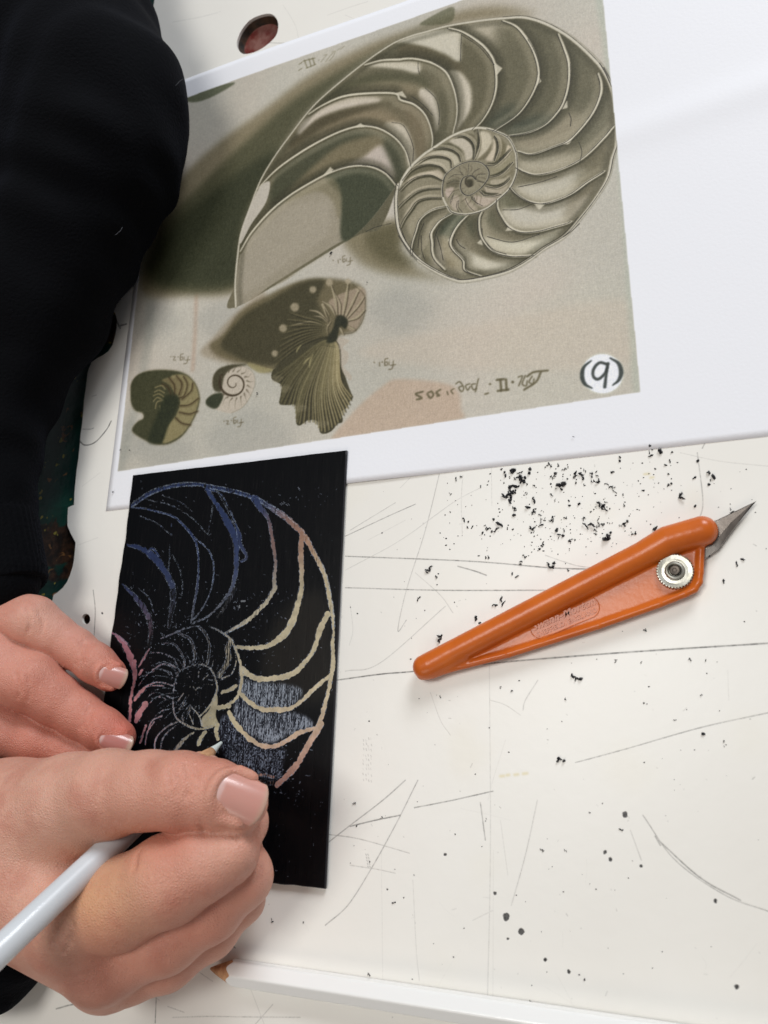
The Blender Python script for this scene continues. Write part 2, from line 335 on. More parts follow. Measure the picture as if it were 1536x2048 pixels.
# inner whorl
cv.fill(w2[:26], (132, 124, 100), 1, 1)
m2, b2 = cv.pmask(whorl[:22], 1); cl = np.zeros((h, w), np.float32); cl[b2[1]:b2[3], b2[0]:b2[2]] = m2; cv.clip = cl
cv.comp(full, (132, 124, 100), 1)
for p, c, a, b in [
  (C(250, 500, 330, 440, 500, 400, 620, 420, 680, 520, 620, 560, 520, 500, 400, 480), (158, 150, 126), .9, 3),
  (C(400, 370, 560, 330, 680, 340, 740, 400, 780, 450, 700, 500, 670, 410, 560, 370), (176, 168, 144), .9, 3),
  (C(500, 310, 620, 250, 740, 270, 790, 360, 780, 420, 720, 340, 620, 300), (84, 80, 56), .9, 3),
  (C(650, 230, 800, 190, 900, 260, 920, 380, 830, 440, 800, 330), (184, 174, 154), .9, 4),
  (C(800, 170, 890, 150, 960, 250, 950, 380, 930, 300), (92, 86, 62), .8, 3),
  (C(980, 130, 1090, 150, 1110, 260, 1050, 380, 960, 420, 1000, 300), (188, 178, 154), .9, 4),
  (C(1060, 330, 1110, 250, 1100, 330, 1040, 420, 960, 430), (100, 92, 66), .8, 4),
  (C(1130, 200, 1170, 220, 1180, 320, 1130, 440, 1050, 430, 1120, 310), (192, 178, 154), .9, 2.5),
  (C(1190, 200, 1270, 270, 1240, 400, 1150, 450, 1200, 320), (108, 100, 72), .9, 3),
  (C(1290, 270, 1330, 320, 1250, 420, 1270, 330), (190, 176, 150), .9, 2),
  (C(1100, 500, 1260, 430, 1340, 340, 1350, 450, 1270, 540, 1160, 600, 1090, 600), (138, 130, 102), .9, 3),
  (C(1090, 630, 1240, 590, 1340, 490, 1340, 600, 1240, 690, 1100, 700), (116, 108, 82), .9, 4),
  (C(1100, 660, 1240, 640, 1310, 600, 1270, 690, 1120, 720), (172, 162, 138), .8, 4),
  (C(1040, 730, 1180, 740, 1300, 700, 1210, 820, 1060, 810), (164, 152, 130), .9, 4),
  (C(920, 830, 1020, 840, 1200, 830, 1060, 940, 960, 930), (176, 160, 142), .9, 4),
  (C(620, 680, 740, 640, 760, 720, 680, 760, 620, 800), (100, 94, 72), .9, 3),
  (C(600, 760, 700, 740, 640, 850, 610, 830), (178, 160, 144), .9, 3),
  (C(650, 900, 720, 820, 760, 880, 720, 1000), (176, 160, 142), .7, 3), (C(800, 830, 880, 900, 960, 980, 900, 1000, 830, 920), (170, 156, 134), .8, 3),
  (C(780, 640, 860, 620, 930, 660, 1030, 690, 950, 770, 850, 815, 790, 780), (136, 128, 104), .9, 3),
  (C(830, 660, 900, 650, 910, 710, 860, 730), (62, 58, 40), .95, 3),
  (C(150, 650, 220, 560, 400, 490, 560, 520, 600, 580, 400, 560, 250, 620, 160, 720), (96, 90, 66), .8, 3),
  (C(220, 640, 400, 570, 540, 550, 580, 640, 480, 620, 330, 620, 190, 700), (182, 168, 146), .8, 3)]: cv.fill(p, c, a, b)
cv.line(C(1030, 690, 950, 655, 925, 622, 880, 610, 832, 640, 828, 695, 860, 728, 890, 715), [1, 3, 4, 4], (52, 46, 32), .85, .8)
for k in range(16):
    a_ = k*.39+.2; cv.line(C(880+95*math.cos(a_), 690+105*math.sin(a_), 895+150*math.cos(a_+.22), 700+165*math.sin(a_+.22), 830+(330 if False else 225)*math.cos(a_+.35)+20, 730+235*math.sin(a_+.35)), [1, 1.6, 1], (70, 60, 42), .75, .5)
cv.clip = gq
# walls between chambers: pale band, darker flank, pen line
SEP = [E_(160, 1020, 250, 870, 400, 700, 560, 570, 740, 460, 900, 380, 1050, 335, 1200, 335, 1330, 390, 1430, 500),
  A(250, 1370, 400, 1220, 600, 1080, 800, 970, 950, 910, 1060, 890, 1180, 910, 1300, 980, 1380, 1080, 1420, 1210),
  np.vstack([A(640, 800, 750, 730, 900, 665, 1080, 640, 1300, 640), B(0, 680, 90, 710, 160, 770, 200, 850, 220, 940, 215, 1010)]),
  np.vstack([A(1070, 420, 1200, 385, 1340, 378), B(20, 400, 100, 400, 220, 430, 310, 490, 360, 590, 385, 700, 385, 800, 360, 910)]),
  B(330, 190, 430, 220, 540, 290, 600, 350, 640, 420, 655, 520, 650, 620, 620, 720, 560, 820, 500, 880),
  B(700, 140, 790, 180, 860, 260, 910, 350, 940, 450, 940, 540, 890, 660, 800, 780, 640, 890),
  B(1080, 230, 1120, 330, 1150, 430, 1150, 550, 1130, 650, 1090, 740, 1000, 840, 880, 900, 740, 925),
  B(1352, 500, 1372, 570, 1366, 650, 1320, 760, 1240, 870, 1150, 960, 1050, 1000, 900, 1050, 800, 1030),
  B(1476, 850, 1445, 885, 1400, 940, 1300, 1040, 1200, 1110, 1050, 1170, 930, 1190, 850, 1170, 795, 1140),
  D(1275, 570, 1230, 600, 1100, 680, 950, 790, 800, 860, 650, 900, 500, 880, 380, 810, 310, 740),
  D(935, 1085, 890, 1105, 750, 1145, 600, 1185, 430, 1195, 300, 1140, 220, 1030, 180, 940, 180, 860),
  D(560, 1430, 460, 1440, 300, 1440, 150, 1400, 60, 1320, 0, 1210, -10, 1060, 20, 980),
  np.vstack([C(860, 1030, 760, 1130, 690, 1240, 660, 1350, 700, 1430, 800, 1536), [(930, 540), (962, 552)]]),
  C(680, 1020, 560, 1090, 490, 1170, 450, 1250, 460, 1350, 465, 1450, 500, 1536, 600, 1640),
  C(620, 945, 500, 970, 400, 1020, 320, 1100, 280, 1220, 240, 1350, 225, 1470),
  C(570, 850, 420, 850, 300, 890, 230, 980, 160, 1080, 110, 1180), C(560, 745, 430, 745, 300, 780, 180, 870, 90, 960),
  C(580, 660, 450, 600, 300, 620, 200, 680, 110, 770), C(620, 580, 560, 510, 430, 480, 300, 510, 220, 560, 140, 660),
  C(680, 520, 670, 440, 600, 400, 480, 390, 380, 420, 270, 490), C(780, 450, 760, 380, 700, 330, 600, 300, 480, 310),
  C(920, 430, 930, 300, 880, 210, 800, 170, 700, 180), C(930, 420, 975, 300, 985, 200, 965, 100),
  C(1150, 440, 1190, 320, 1180, 220, 1150, 170), C(1060, 490, 1150, 490, 1250, 410, 1330, 320),
  C(1090, 630, 1200, 600, 1280, 540, 1350, 460), C(1050, 720, 1160, 740, 1260, 700, 1320, 640), C(990, 780, 1040, 820, 1150, 830, 1220, 810)]
cv.clip = np.clip(cl_body, 0, 1)
def offs(p, d):
    q = spline(p, 6); t = np.gradient(q, axis=0); t /= np.linalg.norm(t, axis=1)[:, None]+1e-6
    return (q+np.stack([-t[:, 1], t[:, 0]], -1)*d)[::2]
for i, p in enumerate(SEP):                       # graded shade hugging each wall, light on its other side
    if i < 15:
        lo_ = 8 <= i <= 12
        cv.line(offs(p, -9), [6, 20, 20, 8], (58, 56, 38) if not lo_ else (84, 78, 56), .5, 7)
        cv.line(offs(p, 10), [6, 16, 18, 8], (176, 166, 140), .30 if not lo_ else .4, 7)
        cv.line(offs(p, -4), [3, 7, 7, 3], (54, 52, 36), .5, 2.5)
    else:
        cv.line(offs(p, -3.2), [2, 6, 6, 2], (54, 52, 34), .85, 1.8); cv.line(offs(p, 4), [2, 5, 5, 2], (196, 184, 160), .5, 2)
cv.line(offs(outer, 9), 14, (60, 58, 40), .35, 6)
cv.clip = gq
for i, p in enumerate(SEP):
    big = i < 15
    cv.line(p+[1.5, 3.5], 5 if big else 2.5, (70, 66, 44), .55, 2.2 if big else 1.2)
    cv.line(p, [3, 5.5, 4.5, 4.5, 3.5, 3] if big else 1.9, (204, 196, 174) if big else (186, 176, 150), .95, .5)
for p, w_ in ((outer, [5, 4, 4, 4.5, 6, 8, 7, 6, 7, 7, 6]), (whorl, [8, 7, 6, 5, 5, 5, 4, 3.5, 3, 3, 2.5, 2])):
    cv.line(p, np.array(w_)+3.0, (88, 82, 58), .5, 1.6); cv.line(p, w_, (196, 189, 170), .95, .8)
for p in (B(640, 420, 700, 465, 655, 520), B(935, 500, 965, 555, 925, 590), B(1140, 680, 1145, 735, 1090, 750), B(1190, 930, 1155, 985, 1100, 995), C(450, 1200, 425, 1235, 460, 1290), C(660, 1290, 625, 1315, 670, 1370), C(1000, 1300, 945, 1350, 1020, 1380), D(290, 1120, 250, 1190, 360, 1180), A(980, 905, 1040, 865, 1080, 900), E_(820, 420, 890, 335, 930, 370), A(1290, 640, 1360, 620, 1400, 680), D(540, 900, 600, 975, 680, 900), D(840, 290, 940, 240, 900, 310)):
    cv.fill(p.mean(0)+(p-p.mean(0))*.9, (196, 188, 166), .85, 1.4, smooth=False)
light(np.vstack([E_(320, 500, 400, 460, 370, 620, 250, 800, 160, 960, 180, 820, 240, 660)]), (188, 180, 166), .9, 2)
# pen lines
INK = (44, 42, 36)
def pen(p, a=.75, w_=1.4): cv.line(p, w_*1.2, INK, min(1, a*1.25), .3, tex=pen_tex)
pen_tex = np.clip(.55+.7*vnoise(h, w, 14), 0, 1)
pen(outer[22:]+[2.5, -3]); pen(outer[30:50]+[-4, -3]); pen(outer[55:]+[3, -4], .6); pen(outer[17:24]+[0, -3], .55)
for i in (4, 5, 6, 7, 8, 9, 10, 11, 12, 13): pen(SEP[i]+[-3, 1], .75)
for i in (5, 6, 7, 9, 11, 12, 14): pen(SEP[i][2:]+[3, 2], .6)
for i in range(14, 28): pen(SEP[i]+[-1.5, .5], .9, 1.5)
pen(whorl[20:]+[1, 0], .9, 1.5)
for i in (0, 1, 2, 3): pen(SEP[i][5:]+[1.5, -2], .6)
pen(whorl[8:20]+[1, 1], .8); pen(whorl[20:40], .6)
for p in (B(418, 235, 412, 330, 410, 415), B(120, 425, 122, 470, 130, 505), B(1150, 770, 1165, 810, 1160, 860), B(1220, 975, 1240, 1040, 1225, 1110), B(1360, 430, 1400, 500, 1440, 590), D(1015, 1110, 940, 1180, 850, 1245), C(1005, 1190, 1020, 1290, 1130, 1420, 1270, 1470), C(510, 1270, 550, 1400, 580, 1536), C(340, 1270, 345, 1430, 380, 1536), C(370, 1130, 320, 1260, 305, 1400), C(90, 1270, 200, 1440, 290, 1536), C(120, 1190, 170, 1330), C(725, 1310, 760, 1370, 820, 1410), C(550, 1150, 500, 1250, 480, 1400), E_(1180, 860, 1260, 825, 1380, 795), E_(1150, 325, 1280, 340, 1400, 430), A(1280, 862, 1370, 890, 1440, 1040, 1440, 1160), B(75, 655, 150, 710, 220, 785), B(170, 600, 240, 670, 265, 760, 262, 850), B(420, 240, 540, 320, 640, 440), D(230, 970, 380, 965, 520, 915), D(390, 735, 600, 690, 780, 630), D(70, 1245, 330, 1300, 600, 1220)): pen(p, .75)
for p in ((920, 850, 940, 900, 1010, 940), (820, 860, 860, 940, 920, 1000), (750, 880, 745, 950, 790, 1010), (735, 890, 725, 950, 750, 1010), (700, 800, 660, 880, 665, 925), (760, 510, 770, 570, 800, 605), (860, 480, 850, 600), (980, 530, 920, 560, 900, 600), (1040, 590, 960, 600, 935, 640), (1030, 680, 950, 670), (640, 640, 700, 600, 790, 600), (620, 700, 690, 670, 760, 670), (640, 850, 680, 790, 700, 780), (900, 840, 920, 890), (1000, 770, 1020, 830), (880, 820, 900, 870, 960, 920), (690, 830, 670, 900)): pen(C(*p), .7, 1.1)
rsn = np.random.RandomState(4)
# horned shell (right) ----------------------------------------------------
body = F(80, 640, 200, 540, 350, 350, 600, 200, 850, 90, 1050, 70, 1250, 90, 1380, 150, 1410, 280, 1380, 430, 1320, 520, 1230, 545, 1170, 570, 1150, 640, 900, 700, 760, 760, 640, 850, 560, 870, 400, 810, 250, 770, 130, 720)
cv.fill(F(0, 700, 120, 560, 330, 340, 560, 200, 400, 700, 300, 800, 100, 760), (142, 126, 100), .6, 9)
cv.fill(body, (104, 94, 66), .95, 7); cv.fill(F(180, 620, 380, 380, 620, 240, 850, 110, 1060, 90, 1000, 260, 1060, 460, 900, 650, 700, 800, 450, 790, 250, 710), (68, 64, 42), .9, 8)
cv.fill(F(400, 790, 560, 830, 640, 850, 500, 875), (152, 142, 96), .8, 3)
fan = F(640, 830, 610, 870, 612, 930, 690, 980, 685, 1060, 675, 1140, 740, 1150, 810, 1150, 815, 1240, 820, 1310, 850, 1325, 920, 1280, 1000, 1290, 1020, 1380, 1060, 1395, 1120, 1370, 1170, 1310, 1215, 1290, 1200, 1210, 1240, 1180, 1280, 1110, 1300, 1090, 1260, 980, 1220, 860, 1165, 720, 1150, 620, 1060, 560, 900, 620, 750, 720)
cv.fill(fan, (70, 66, 44), 1, 2)
cv.fill(F(1160, 590, 1270, 600, 1215, 660, 1265, 710, 1250, 790, 1220, 820, 1290, 900, 1270, 940, 1200, 830), (176, 164, 146), .8, 2)
cv.fill(F(1100, 260, 1380, 150, 1405, 300, 1370, 430, 1310, 520, 1240, 480, 1250, 420, 1180, 390), (158, 140, 118), .85, 4)
for p, w_ in (((1090, 430, 1040, 290, 1100, 380), 6), ((1150, 385, 1110, 310, 1040, 265), 7), ((1165, 380, 1150, 250, 1115, 130), 8), ((1190, 380, 1190, 290, 1150, 200), 5), ((1215, 385, 1240, 250, 1260, 110), 9), ((1240, 390, 1300, 270, 1350, 170), 8), ((1255, 405, 1340, 310, 1395, 230), 6), ((1260, 430, 1340, 400, 1400, 340), 8), ((1250, 470, 1300, 500, 1320, 510), 7), ((1085, 430, 1010, 360, 930, 340), 6), ((1090, 450, 1030, 400, 960, 390), 4), ((1070, 480, 940, 440, 780, 470), 5), ((1180, 480, 1200, 510, 1220, 550), 6), ((1110, 440, 1080, 490, 1085, 545), 5)):
    cv.line(F(*p)+[2, 1], [w_*.5, w_*.8, w_*.4], (70, 62, 42), .7, 1.2); cv.line(F(*p), [w_*.3, w_*.75, w_*.7, w_*.3], (176, 163, 132), .75, 1.6)
for x, y, r in ((1100, 105, 30), (1260, 95, 24), (805, 315, 38), (960, 165, 30), (705, 495, 34), (635, 710, 28), (1350, 160, 22)):
    cv.fill([F(x+r*math.cos(t), y+r*math.sin(t))[0] for t in np.arange(0, 6.2, .7)], (172, 158, 130), .75, 4)
ends = spline(np.array([(625, 900), (690, 1010), (690, 1130), (800, 1170), (830, 1310), (960, 1300), (1050, 1385), (1150, 1330), (1200, 1270), (1270, 1150), (1290, 1080)], float), 6)
for k in range(34):
    t = k/33; e_ = ends[int(t*(len(ends)-1))]; m1 = np.array([980+200*t, 640+30*t]); m2 = np.array([760+440*t, 800+30*t])*.6+e_*.4
    m2 = m2+[20-60*t, 0]; q = F(1100+40*t, 590, *m1, *m2, *(e_*.97+m2*.03)); g_ = .02+.98*t**1.3
    jit = rsn.uniform(.7, 1.2)
    cv.line(q, [1, 3*jit, 5*jit, 4], (int(96+70*g_), int(90+62*g_), int(58+50*g_)), .55+.35*t, 1.1); cv.line(q+[3, 1.5], [1, 1.6, 2.4, 2], (46, 42, 26), .8, .9)
    if k % 3 == 1: cv.line(q+[-1, -1], [.5, 1.5, 2, 1], (186, 172, 134), .5*t+.15, .7)
for k in range(9):                                # ribs running back over the body from the hub
    t = k/8; ex, ey = 760-150*t, 360+470*t
    q = F(1080+10*t, 470+90*t, 1000-20*t, 430+150*t, 880-60*t, 400+260*t, ex, ey)
    cv.line(q, [2, 4, 4, 2], (124-20*t, 114-18*t, 80-16*t), .5, 1.6); cv.line(q+[1, 3], [1, 3, 3, 1], (44, 42, 26), .7, 1.4)
cv.line(F(1300, 120, 1400, 220, 1395, 400, 1320, 520, 1230, 545), 2, (84, 74, 50), .7, 1)
for x, y, u_, v_ in ((860, 640, 820, 700), (940, 740, 880, 800), (960, 720, 930, 830)): cv.line(F(x, y, (x+u_)/2-8, (y+v_)/2, u_, v_), [2, 5, 2], (150, 140, 96), .8, 1.3)
for x, y in ((690, 985), (820, 1150), (1010, 1285), (615, 900)): cv.fill(F(x, y, x+90, y+10, x+40, y+60, x+5, y+50), (150, 140, 112), .3, 4)
cv.fill(F(1160, 400, 1210, 385, 1260, 430, 1240, 500, 1190, 480, 1160, 600, 1080, 620, 1090, 560, 1130, 500), (44, 46, 30), .95, 2.5)
# two small coiled shells -------------------------------------------------
g1 = G(60, 400, 70, 250, 160, 150, 350, 110, 600, 130, 740, 220, 810, 370, 800, 520, 720, 700, 600, 850, 430, 925, 250, 890, 80, 780, 130, 680, 200, 640, 190, 580, 110, 550, 70, 480)
cv.fill(g1, (126, 112, 80), .8, 5); cv.fill(g1, (60, 62, 38), .9, 3.5)
cv.fill(G(500, 180, 640, 160, 750, 240, 805, 380, 790, 520, 710, 700, 590, 840, 410, 910, 470, 720, 560, 600, 600, 450, 520, 300), (146, 134, 92), .9, 4)
cv.fill(G(400, 220, 520, 190, 640, 240, 620, 400, 560, 380, 480, 270), (122, 110, 74), .9, 3)
for p in ((640, 180, 680, 260, 650, 380, 590, 420), (740, 250, 720, 340, 620, 430), (800, 420, 700, 490, 600, 500), (790, 560, 700, 590, 590, 570), (710, 710, 620, 690, 550, 630), (560, 170, 620, 260, 590, 380), (480, 190, 540, 280, 540, 380), (400, 260, 470, 300, 500, 380)): cv.line(G(*p)+[1, 1], 7, (84, 72, 44), .5, 2.5); cv.line(G(*p), 2.4, (66, 50, 30), .9, .8)
for p in ((330, 300, 400, 280, 440, 320), (320, 350, 370, 330, 430, 360), (310, 390, 370, 370, 420, 400), (310, 450, 350, 410, 400, 430), (330, 530, 350, 460, 420, 440), (390, 570, 380, 500), (430, 560, 420, 500)): cv.line(G(*p), 3.5, (138, 126, 86), .8, 1)
cv.fill(G(440, 400, 580, 400, 560, 540, 470, 720, 400, 900, 250, 880, 350, 600), (44, 50, 30), .9, 5)
g2 = G(890, 430, 960, 370, 1040, 350, 960, 290, 970, 170, 1060, 90, 1240, 50, 1380, 110, 1425, 240, 1370, 400, 1280, 520, 1160, 580, 1000, 545, 900, 500)
cv.fill(g2, (184, 172, 154), .9, 1.5)
cv.fill(G(970, 320, 960, 200, 1020, 100, 1160, 50, 1330, 50, 1180, 90, 1090, 170, 1060, 300, 1040, 350), (62, 58, 36), .9, 3)
cv.fill(G(885, 440, 960, 375, 1060, 360, 1070, 420, 1000, 530, 900, 500), (50, 56, 36), .95, 2.5)
sp = [(1190+ (22+ t*14)*math.cos(t), 255+(22+t*14)*math.sin(t)) for t in np.arange(0, 10.2, .4)]
cv.line(G(*np.array(sp).ravel()), [2, 3, 4, 7], (62, 50, 32), .9, 1)
for k in range(17):
    a_ = -2.6+k*.33; r0, r1 = 150, 225
    cv.line(G(1190+r0*math.cos(a_), 270+r0*math.sin(a_), 1190+(r0+r1)/2*math.cos(a_+.12), 270+(r0+r1)/2*math.sin(a_+.12), 1180+r1*math.cos(a_+.1), 280+r1*1.15*math.sin(a_+.1)), [4, 1.5, 1], (92, 82, 62), .7, 1)
cv.line(G(1240, 50, 1380, 110, 1425, 240, 1370, 400, 1280, 520, 1160, 580), 1.5, (120, 112, 92), .7, 1)
# engraved captions, upside down as the sheet lies ------------------------
def fig(x, y, k, ang, col=(104, 94, 68), a=.85, dig=0):
    """the word Fig with its number, rotated by ang"""
    st = [[(0, 0), (3, -14), (10, -16)], [(-4, -7), (6, -8)], [(9, -7), (9, -1)], [(17, -8), (12, -6), (13, -1), (18, -2), (17, -8), (17, 4), (11, 6)], [(22, -1), (23, 0)], [(28, -8), (28, -1)] if dig == 0 else [(28, -8), (33, -7), (29, -1), (34, 0)], [(38, -1), (39, 0)]]
    c, s_ = math.cos(ang), math.sin(ang)
    for q in st:
        p = [(x+k*(u_*c-v_*s_), y+k*(u_*s_+v_*c)) for u_, v_ in q]
        cv.line(p, 2.6*k, col, a, .6)
fig(786, 722, 1.0, math.pi-.05); fig(700, 515, .9, math.pi-.15); fig(376, 713, .9, math.pi, dig=1); fig(482, 838, .9, math.pi-.1, dig=1)
TX = Crop(700, 650, .390625)
def tx(*seg, w_=4, col=(98, 90, 62), a=.85):
    for p in seg: cv.line(TX(*p), w_, col, a, .7)
tx((1010, 232, 940, 240, 905, 262), (975, 240, 950, 290, 890, 330), w_=4.5)
tx((930, 262, 915, 290, 935, 300, 940, 275), (895, 258, 880, 300, 900, 310, 905, 285), (862, 310, 880, 262, 860, 265), w_=3)
tx((830, 290, 832, 292), (796, 278, 800, 330), (768, 280, 772, 334), (785, 276, 750, 280), (808, 330, 755, 336), w_=5)
tx((714, 300, 716, 302), (690, 352, 705, 348), w_=4); tx((655, 275, 640, 340), (640, 300, 620, 305, 630, 330, 645, 325), (610, 300, 590, 310, 600, 332, 612, 315), (575, 310, 555, 320, 570, 340, 580, 320, 560, 290, 540, 300), (530, 325, 515, 335, 525, 350), (495, 340, 500, 355), w_=3)
tx((460, 330, 440, 345, 455, 358, 445, 362), (415, 338, 395, 350, 410, 372, 425, 355, 415, 338), (370, 340, 335, 352, 365, 372, 340, 380), w_=4.5)
X3 = Crop(450, 20, .26042)
for p in ((610, 390, 630, 445), (645, 378, 660, 435), (672, 372, 688, 420), (600, 396, 690, 372), (625, 448, 695, 418), (570, 420, 590, 405), (565, 465, 590, 450)): cv.line(X3(*p), 3, (112, 106, 74), .85, .6)
for p in ((735, 400, 760, 370, 780, 345, 760, 350), (770, 400, 800, 360, 830, 330), (800, 390, 830, 355, 845, 320, 820, 325), (720, 385, 722, 388), (890, 300, 915, 280), (860, 310, 880, 300)): cv.line(X3(*p), 2.2, (124, 116, 86), .75, .6)
# circled letter
cc = TX(1290, 248)[0]
ring = [(cc[0]+43*math.cos(t), cc[1]+41*math.sin(t)) for t in np.arange(0, 6.28, .4)]
cv.fill(ring, (206, 208, 192), .8, 2.5); cv.fill([(cc[0]+(x-cc[0])*.95, cc[1]+(y-cc[1])*.95) for x, y in ring], (226, 228, 234), 1, 1.5)
BK = (58, 66, 62)
cv.line(TX(1232, 182, 1195, 215, 1186, 260, 1200, 300, 1236, 322), [3, 6, 8, 6, 3], BK, .95, .6)
cv.line(TX(1330, 168, 1372, 195, 1386, 240, 1374, 280, 1344, 306), [3, 6, 8, 6, 3], BK, .95, .6)
cv.line(TX(1318, 196, 1310, 250, 1302, 316), [6, 5, 6], BK, .95, .6)
cv.line(TX(1316, 200, 1275, 192, 1245, 225, 1244, 262, 1268, 276, 1300, 250, 1316, 215), [5, 6, 5, 6, 4], BK, .95, .6)
# print grain: faint weave and speckle
gr = (vnoise(h, w, 1.6)-.5)*.055+(vnoise(h, w, (9, 1.5))-.5)*.03+(vnoise(h, w, (1.5, 12))-.5)*.02
cv.img += (gr*gq)[..., None]; cv.img += (((vnoise(h, w, 3)-.5)*.03)*gq)[..., None]*np.array([1, .9, .6], np.float32)
k_ = np.clip(cl_body, 0, 1)[..., None]; cv.img = cv.img*(1-k_)+np.clip(.45+(cv.img-.44)*1.12, .1, .85)*k_
lum_ = cv.img.mean(2, keepdims=True); cv.img = np.where(gq[..., None] > .5, lum_+(cv.img-lum_)*.82, cv.img)
k_ = (gq[..., None]-k_).clip(0, 1); cv.img = cv.img*(1-k_)+np.clip(.5+(cv.img-.5)*1.1, .08, .95)*k_
cv.clip = None
sheet_img = to_image('engraving_print', cv.img)
# the sheet itself: thin paper with a few soft waves
NU, NV = 120, 90
uu, vv = np.meshgrid(np.linspace(0, SW, NU), np.linspace(0, SH, NV))
def wave(u, v):
    z = .14+.16*np.sin(u/41+v/60)**2*np.clip(v/60, 0, 1)
    z += .55*np.exp(-((u-118)/22)**2-((v)/10)**2)                       # bottom edge lifts between board and crumbs
    z += .75*np.exp(-(((v-118)-.10*(u-215))/7)**2)*(1/(1+np.exp(-(u-190)/7)))   # old fold line at the right
    z += 1.0*np.exp(-((v-SH)/12)**2)*np.exp(-((u-60)/60)**2)
    plate = np.clip(1-np.clip((u-6)/3, 0, 1)*0, 0, 1)
    z = np.where((v < 26) & (u < 96), np.minimum(z, .3), z)
    return z
zz = wave(uu, vv)
P3 = S_ORG[None, None]*[1, 1, 0]+(uu[..., None]*S_U+vv[..., None]*S_V)*.001
top = P3.copy(); top[..., 2] = zz*.001; bot = P3.copy(); bot[..., 2] = (zz-.09)*.001
nv = NU*NV; idx = np.arange(nv).reshape(NV, NU)
f1 = np.stack([idx[:-1, :-1], idx[:-1, 1:], idx[1:, 1:], idx[1:, :-1]], -1).reshape(-1, 4)
f2 = f1[:, ::-1]+nv
rim = np.concatenate([idx[0], idx[1:, -1], idx[-1, -2::-1], idx[-2:0:-1, 0]]); rn = np.roll(rim, -1)
f3 = np.stack([rim, rim+nv, rn+nv, rn], -1)
uv = np.stack([uu/SW, vv/SH], -1).reshape(-1, 2)
m = bpy.data.materials.new('printed_paper'); m.use_nodes = True; nt = m.node_tree; b = nt.nodes['Principled BSDF']
ti = nt.nodes.new('ShaderNodeTexImage'); ti.image = sheet_img; ti.extension = 'EXTEND'
nt.links.new(ti.outputs[0], b.inputs['Base Color']); b.inputs['Roughness'].default_value = .55; b.inputs['Specular IOR Level'].default_value = .3
tc = nt.nodes.new('ShaderNodeTexCoord'); n = nt.nodes.new('ShaderNodeTexNoise'); n.inputs['Scale'].default_value = 900; n.inputs['Detail'].default_value = 4
bp = nt.nodes.new('ShaderNodeBump'); bp.inputs['Strength'].default_value = .25; bp.inputs['Distance'].default_value = .0002
nt.links.new(tc.outputs['Object'], n.inputs['Vector']); nt.links.new(n.outputs['Fac'], bp.inputs['Height']); nt.links.new(bp.outputs['Normal'], b.inputs['Normal'])
sheet = mesh_obj('printed_sheet', np.vstack([top.reshape(-1, 3), bot.reshape(-1, 3)]), np.vstack([f1, f2, f3]), m, uvs=np.vstack([uv, uv]))
recentre(sheet); tag(sheet, 'white paper sheet printed with an olive engraving of a cut nautilus and smaller shells', 'printed sheet')
# ------------------------------------------------------------------ black scratch board with foil lines
BZ = 1.75
b_org, b_u, b_v = frame((265, 950), (693, 900), BZ)
c0, c1, c2 = T(265, 950, BZ), T(693, 900, BZ), T(650, 1778, BZ)
BW = np.linalg.norm(c1-c0)*1000; BH = np.linalg.norm(c2-c1)*1000
b_org = c0-b_v*BH*.001
pc = Canvas(b_org, b_u, b_v, BW, BH, 9.0, BZ); pc.pxs = 9.0/5.6
h, w = pc.h, pc.w
P = Crop(200, 880, .33854); Q = Crop(230, 1160, .19531); R = Crop(420, 1100, .25385)
# foil colour by place on the board
jj, ii = np.meshgrid(np.arange(w), np.arange(h))
def pcl(x, y): return pc.loc([(x, y)])[0]
foil = np.zeros((h, w, 3), np.float32); wt = np.zeros((h, w), np.float32)
for x, y, c, s_ in ((430, 1010, (40, 52, 84), 95), (300, 1150, (36, 46, 78), 90), (480, 1090, (38, 50, 84), 70), (600, 1070, (156, 112, 90), 46), (545, 1080, (146, 106, 86), 30), (650, 1200, (176, 164, 136), 80), (620, 1350, (188, 178, 150), 120), (540, 1280, (182, 172, 144), 60), (600, 1490, (192, 174, 148), 80), (650, 1520, (176, 112, 112), 40), (560, 1570, (158, 92, 92), 50), (420, 1450, (178, 170, 138), 60), (265, 1300, (186, 116, 122), 50), (290, 1400, (190, 128, 128), 45), (265, 1470, (186, 120, 130), 50), (350, 1250, (70, 74, 84), 62), (380, 1330, (88, 85, 82), 66), (340, 1440, (92, 92, 98), 45)):
    cx, cy = pcl(x, y); g = np.exp(-((jj-cx)**2+(ii-cy)**2)/(2*(s_*pc.pxs)**2))+1e-5; foil += g[..., None]*np.array(c, np.float32)/255; wt += g
foil /= wt[..., None]
foil *= (1+.16*(vnoise(h, w, 20)-.5)+.1*(vnoise(h, w, 5)-.5))[..., None]
pc.img[:] = np.array([9, 10, 13], np.float32)/255
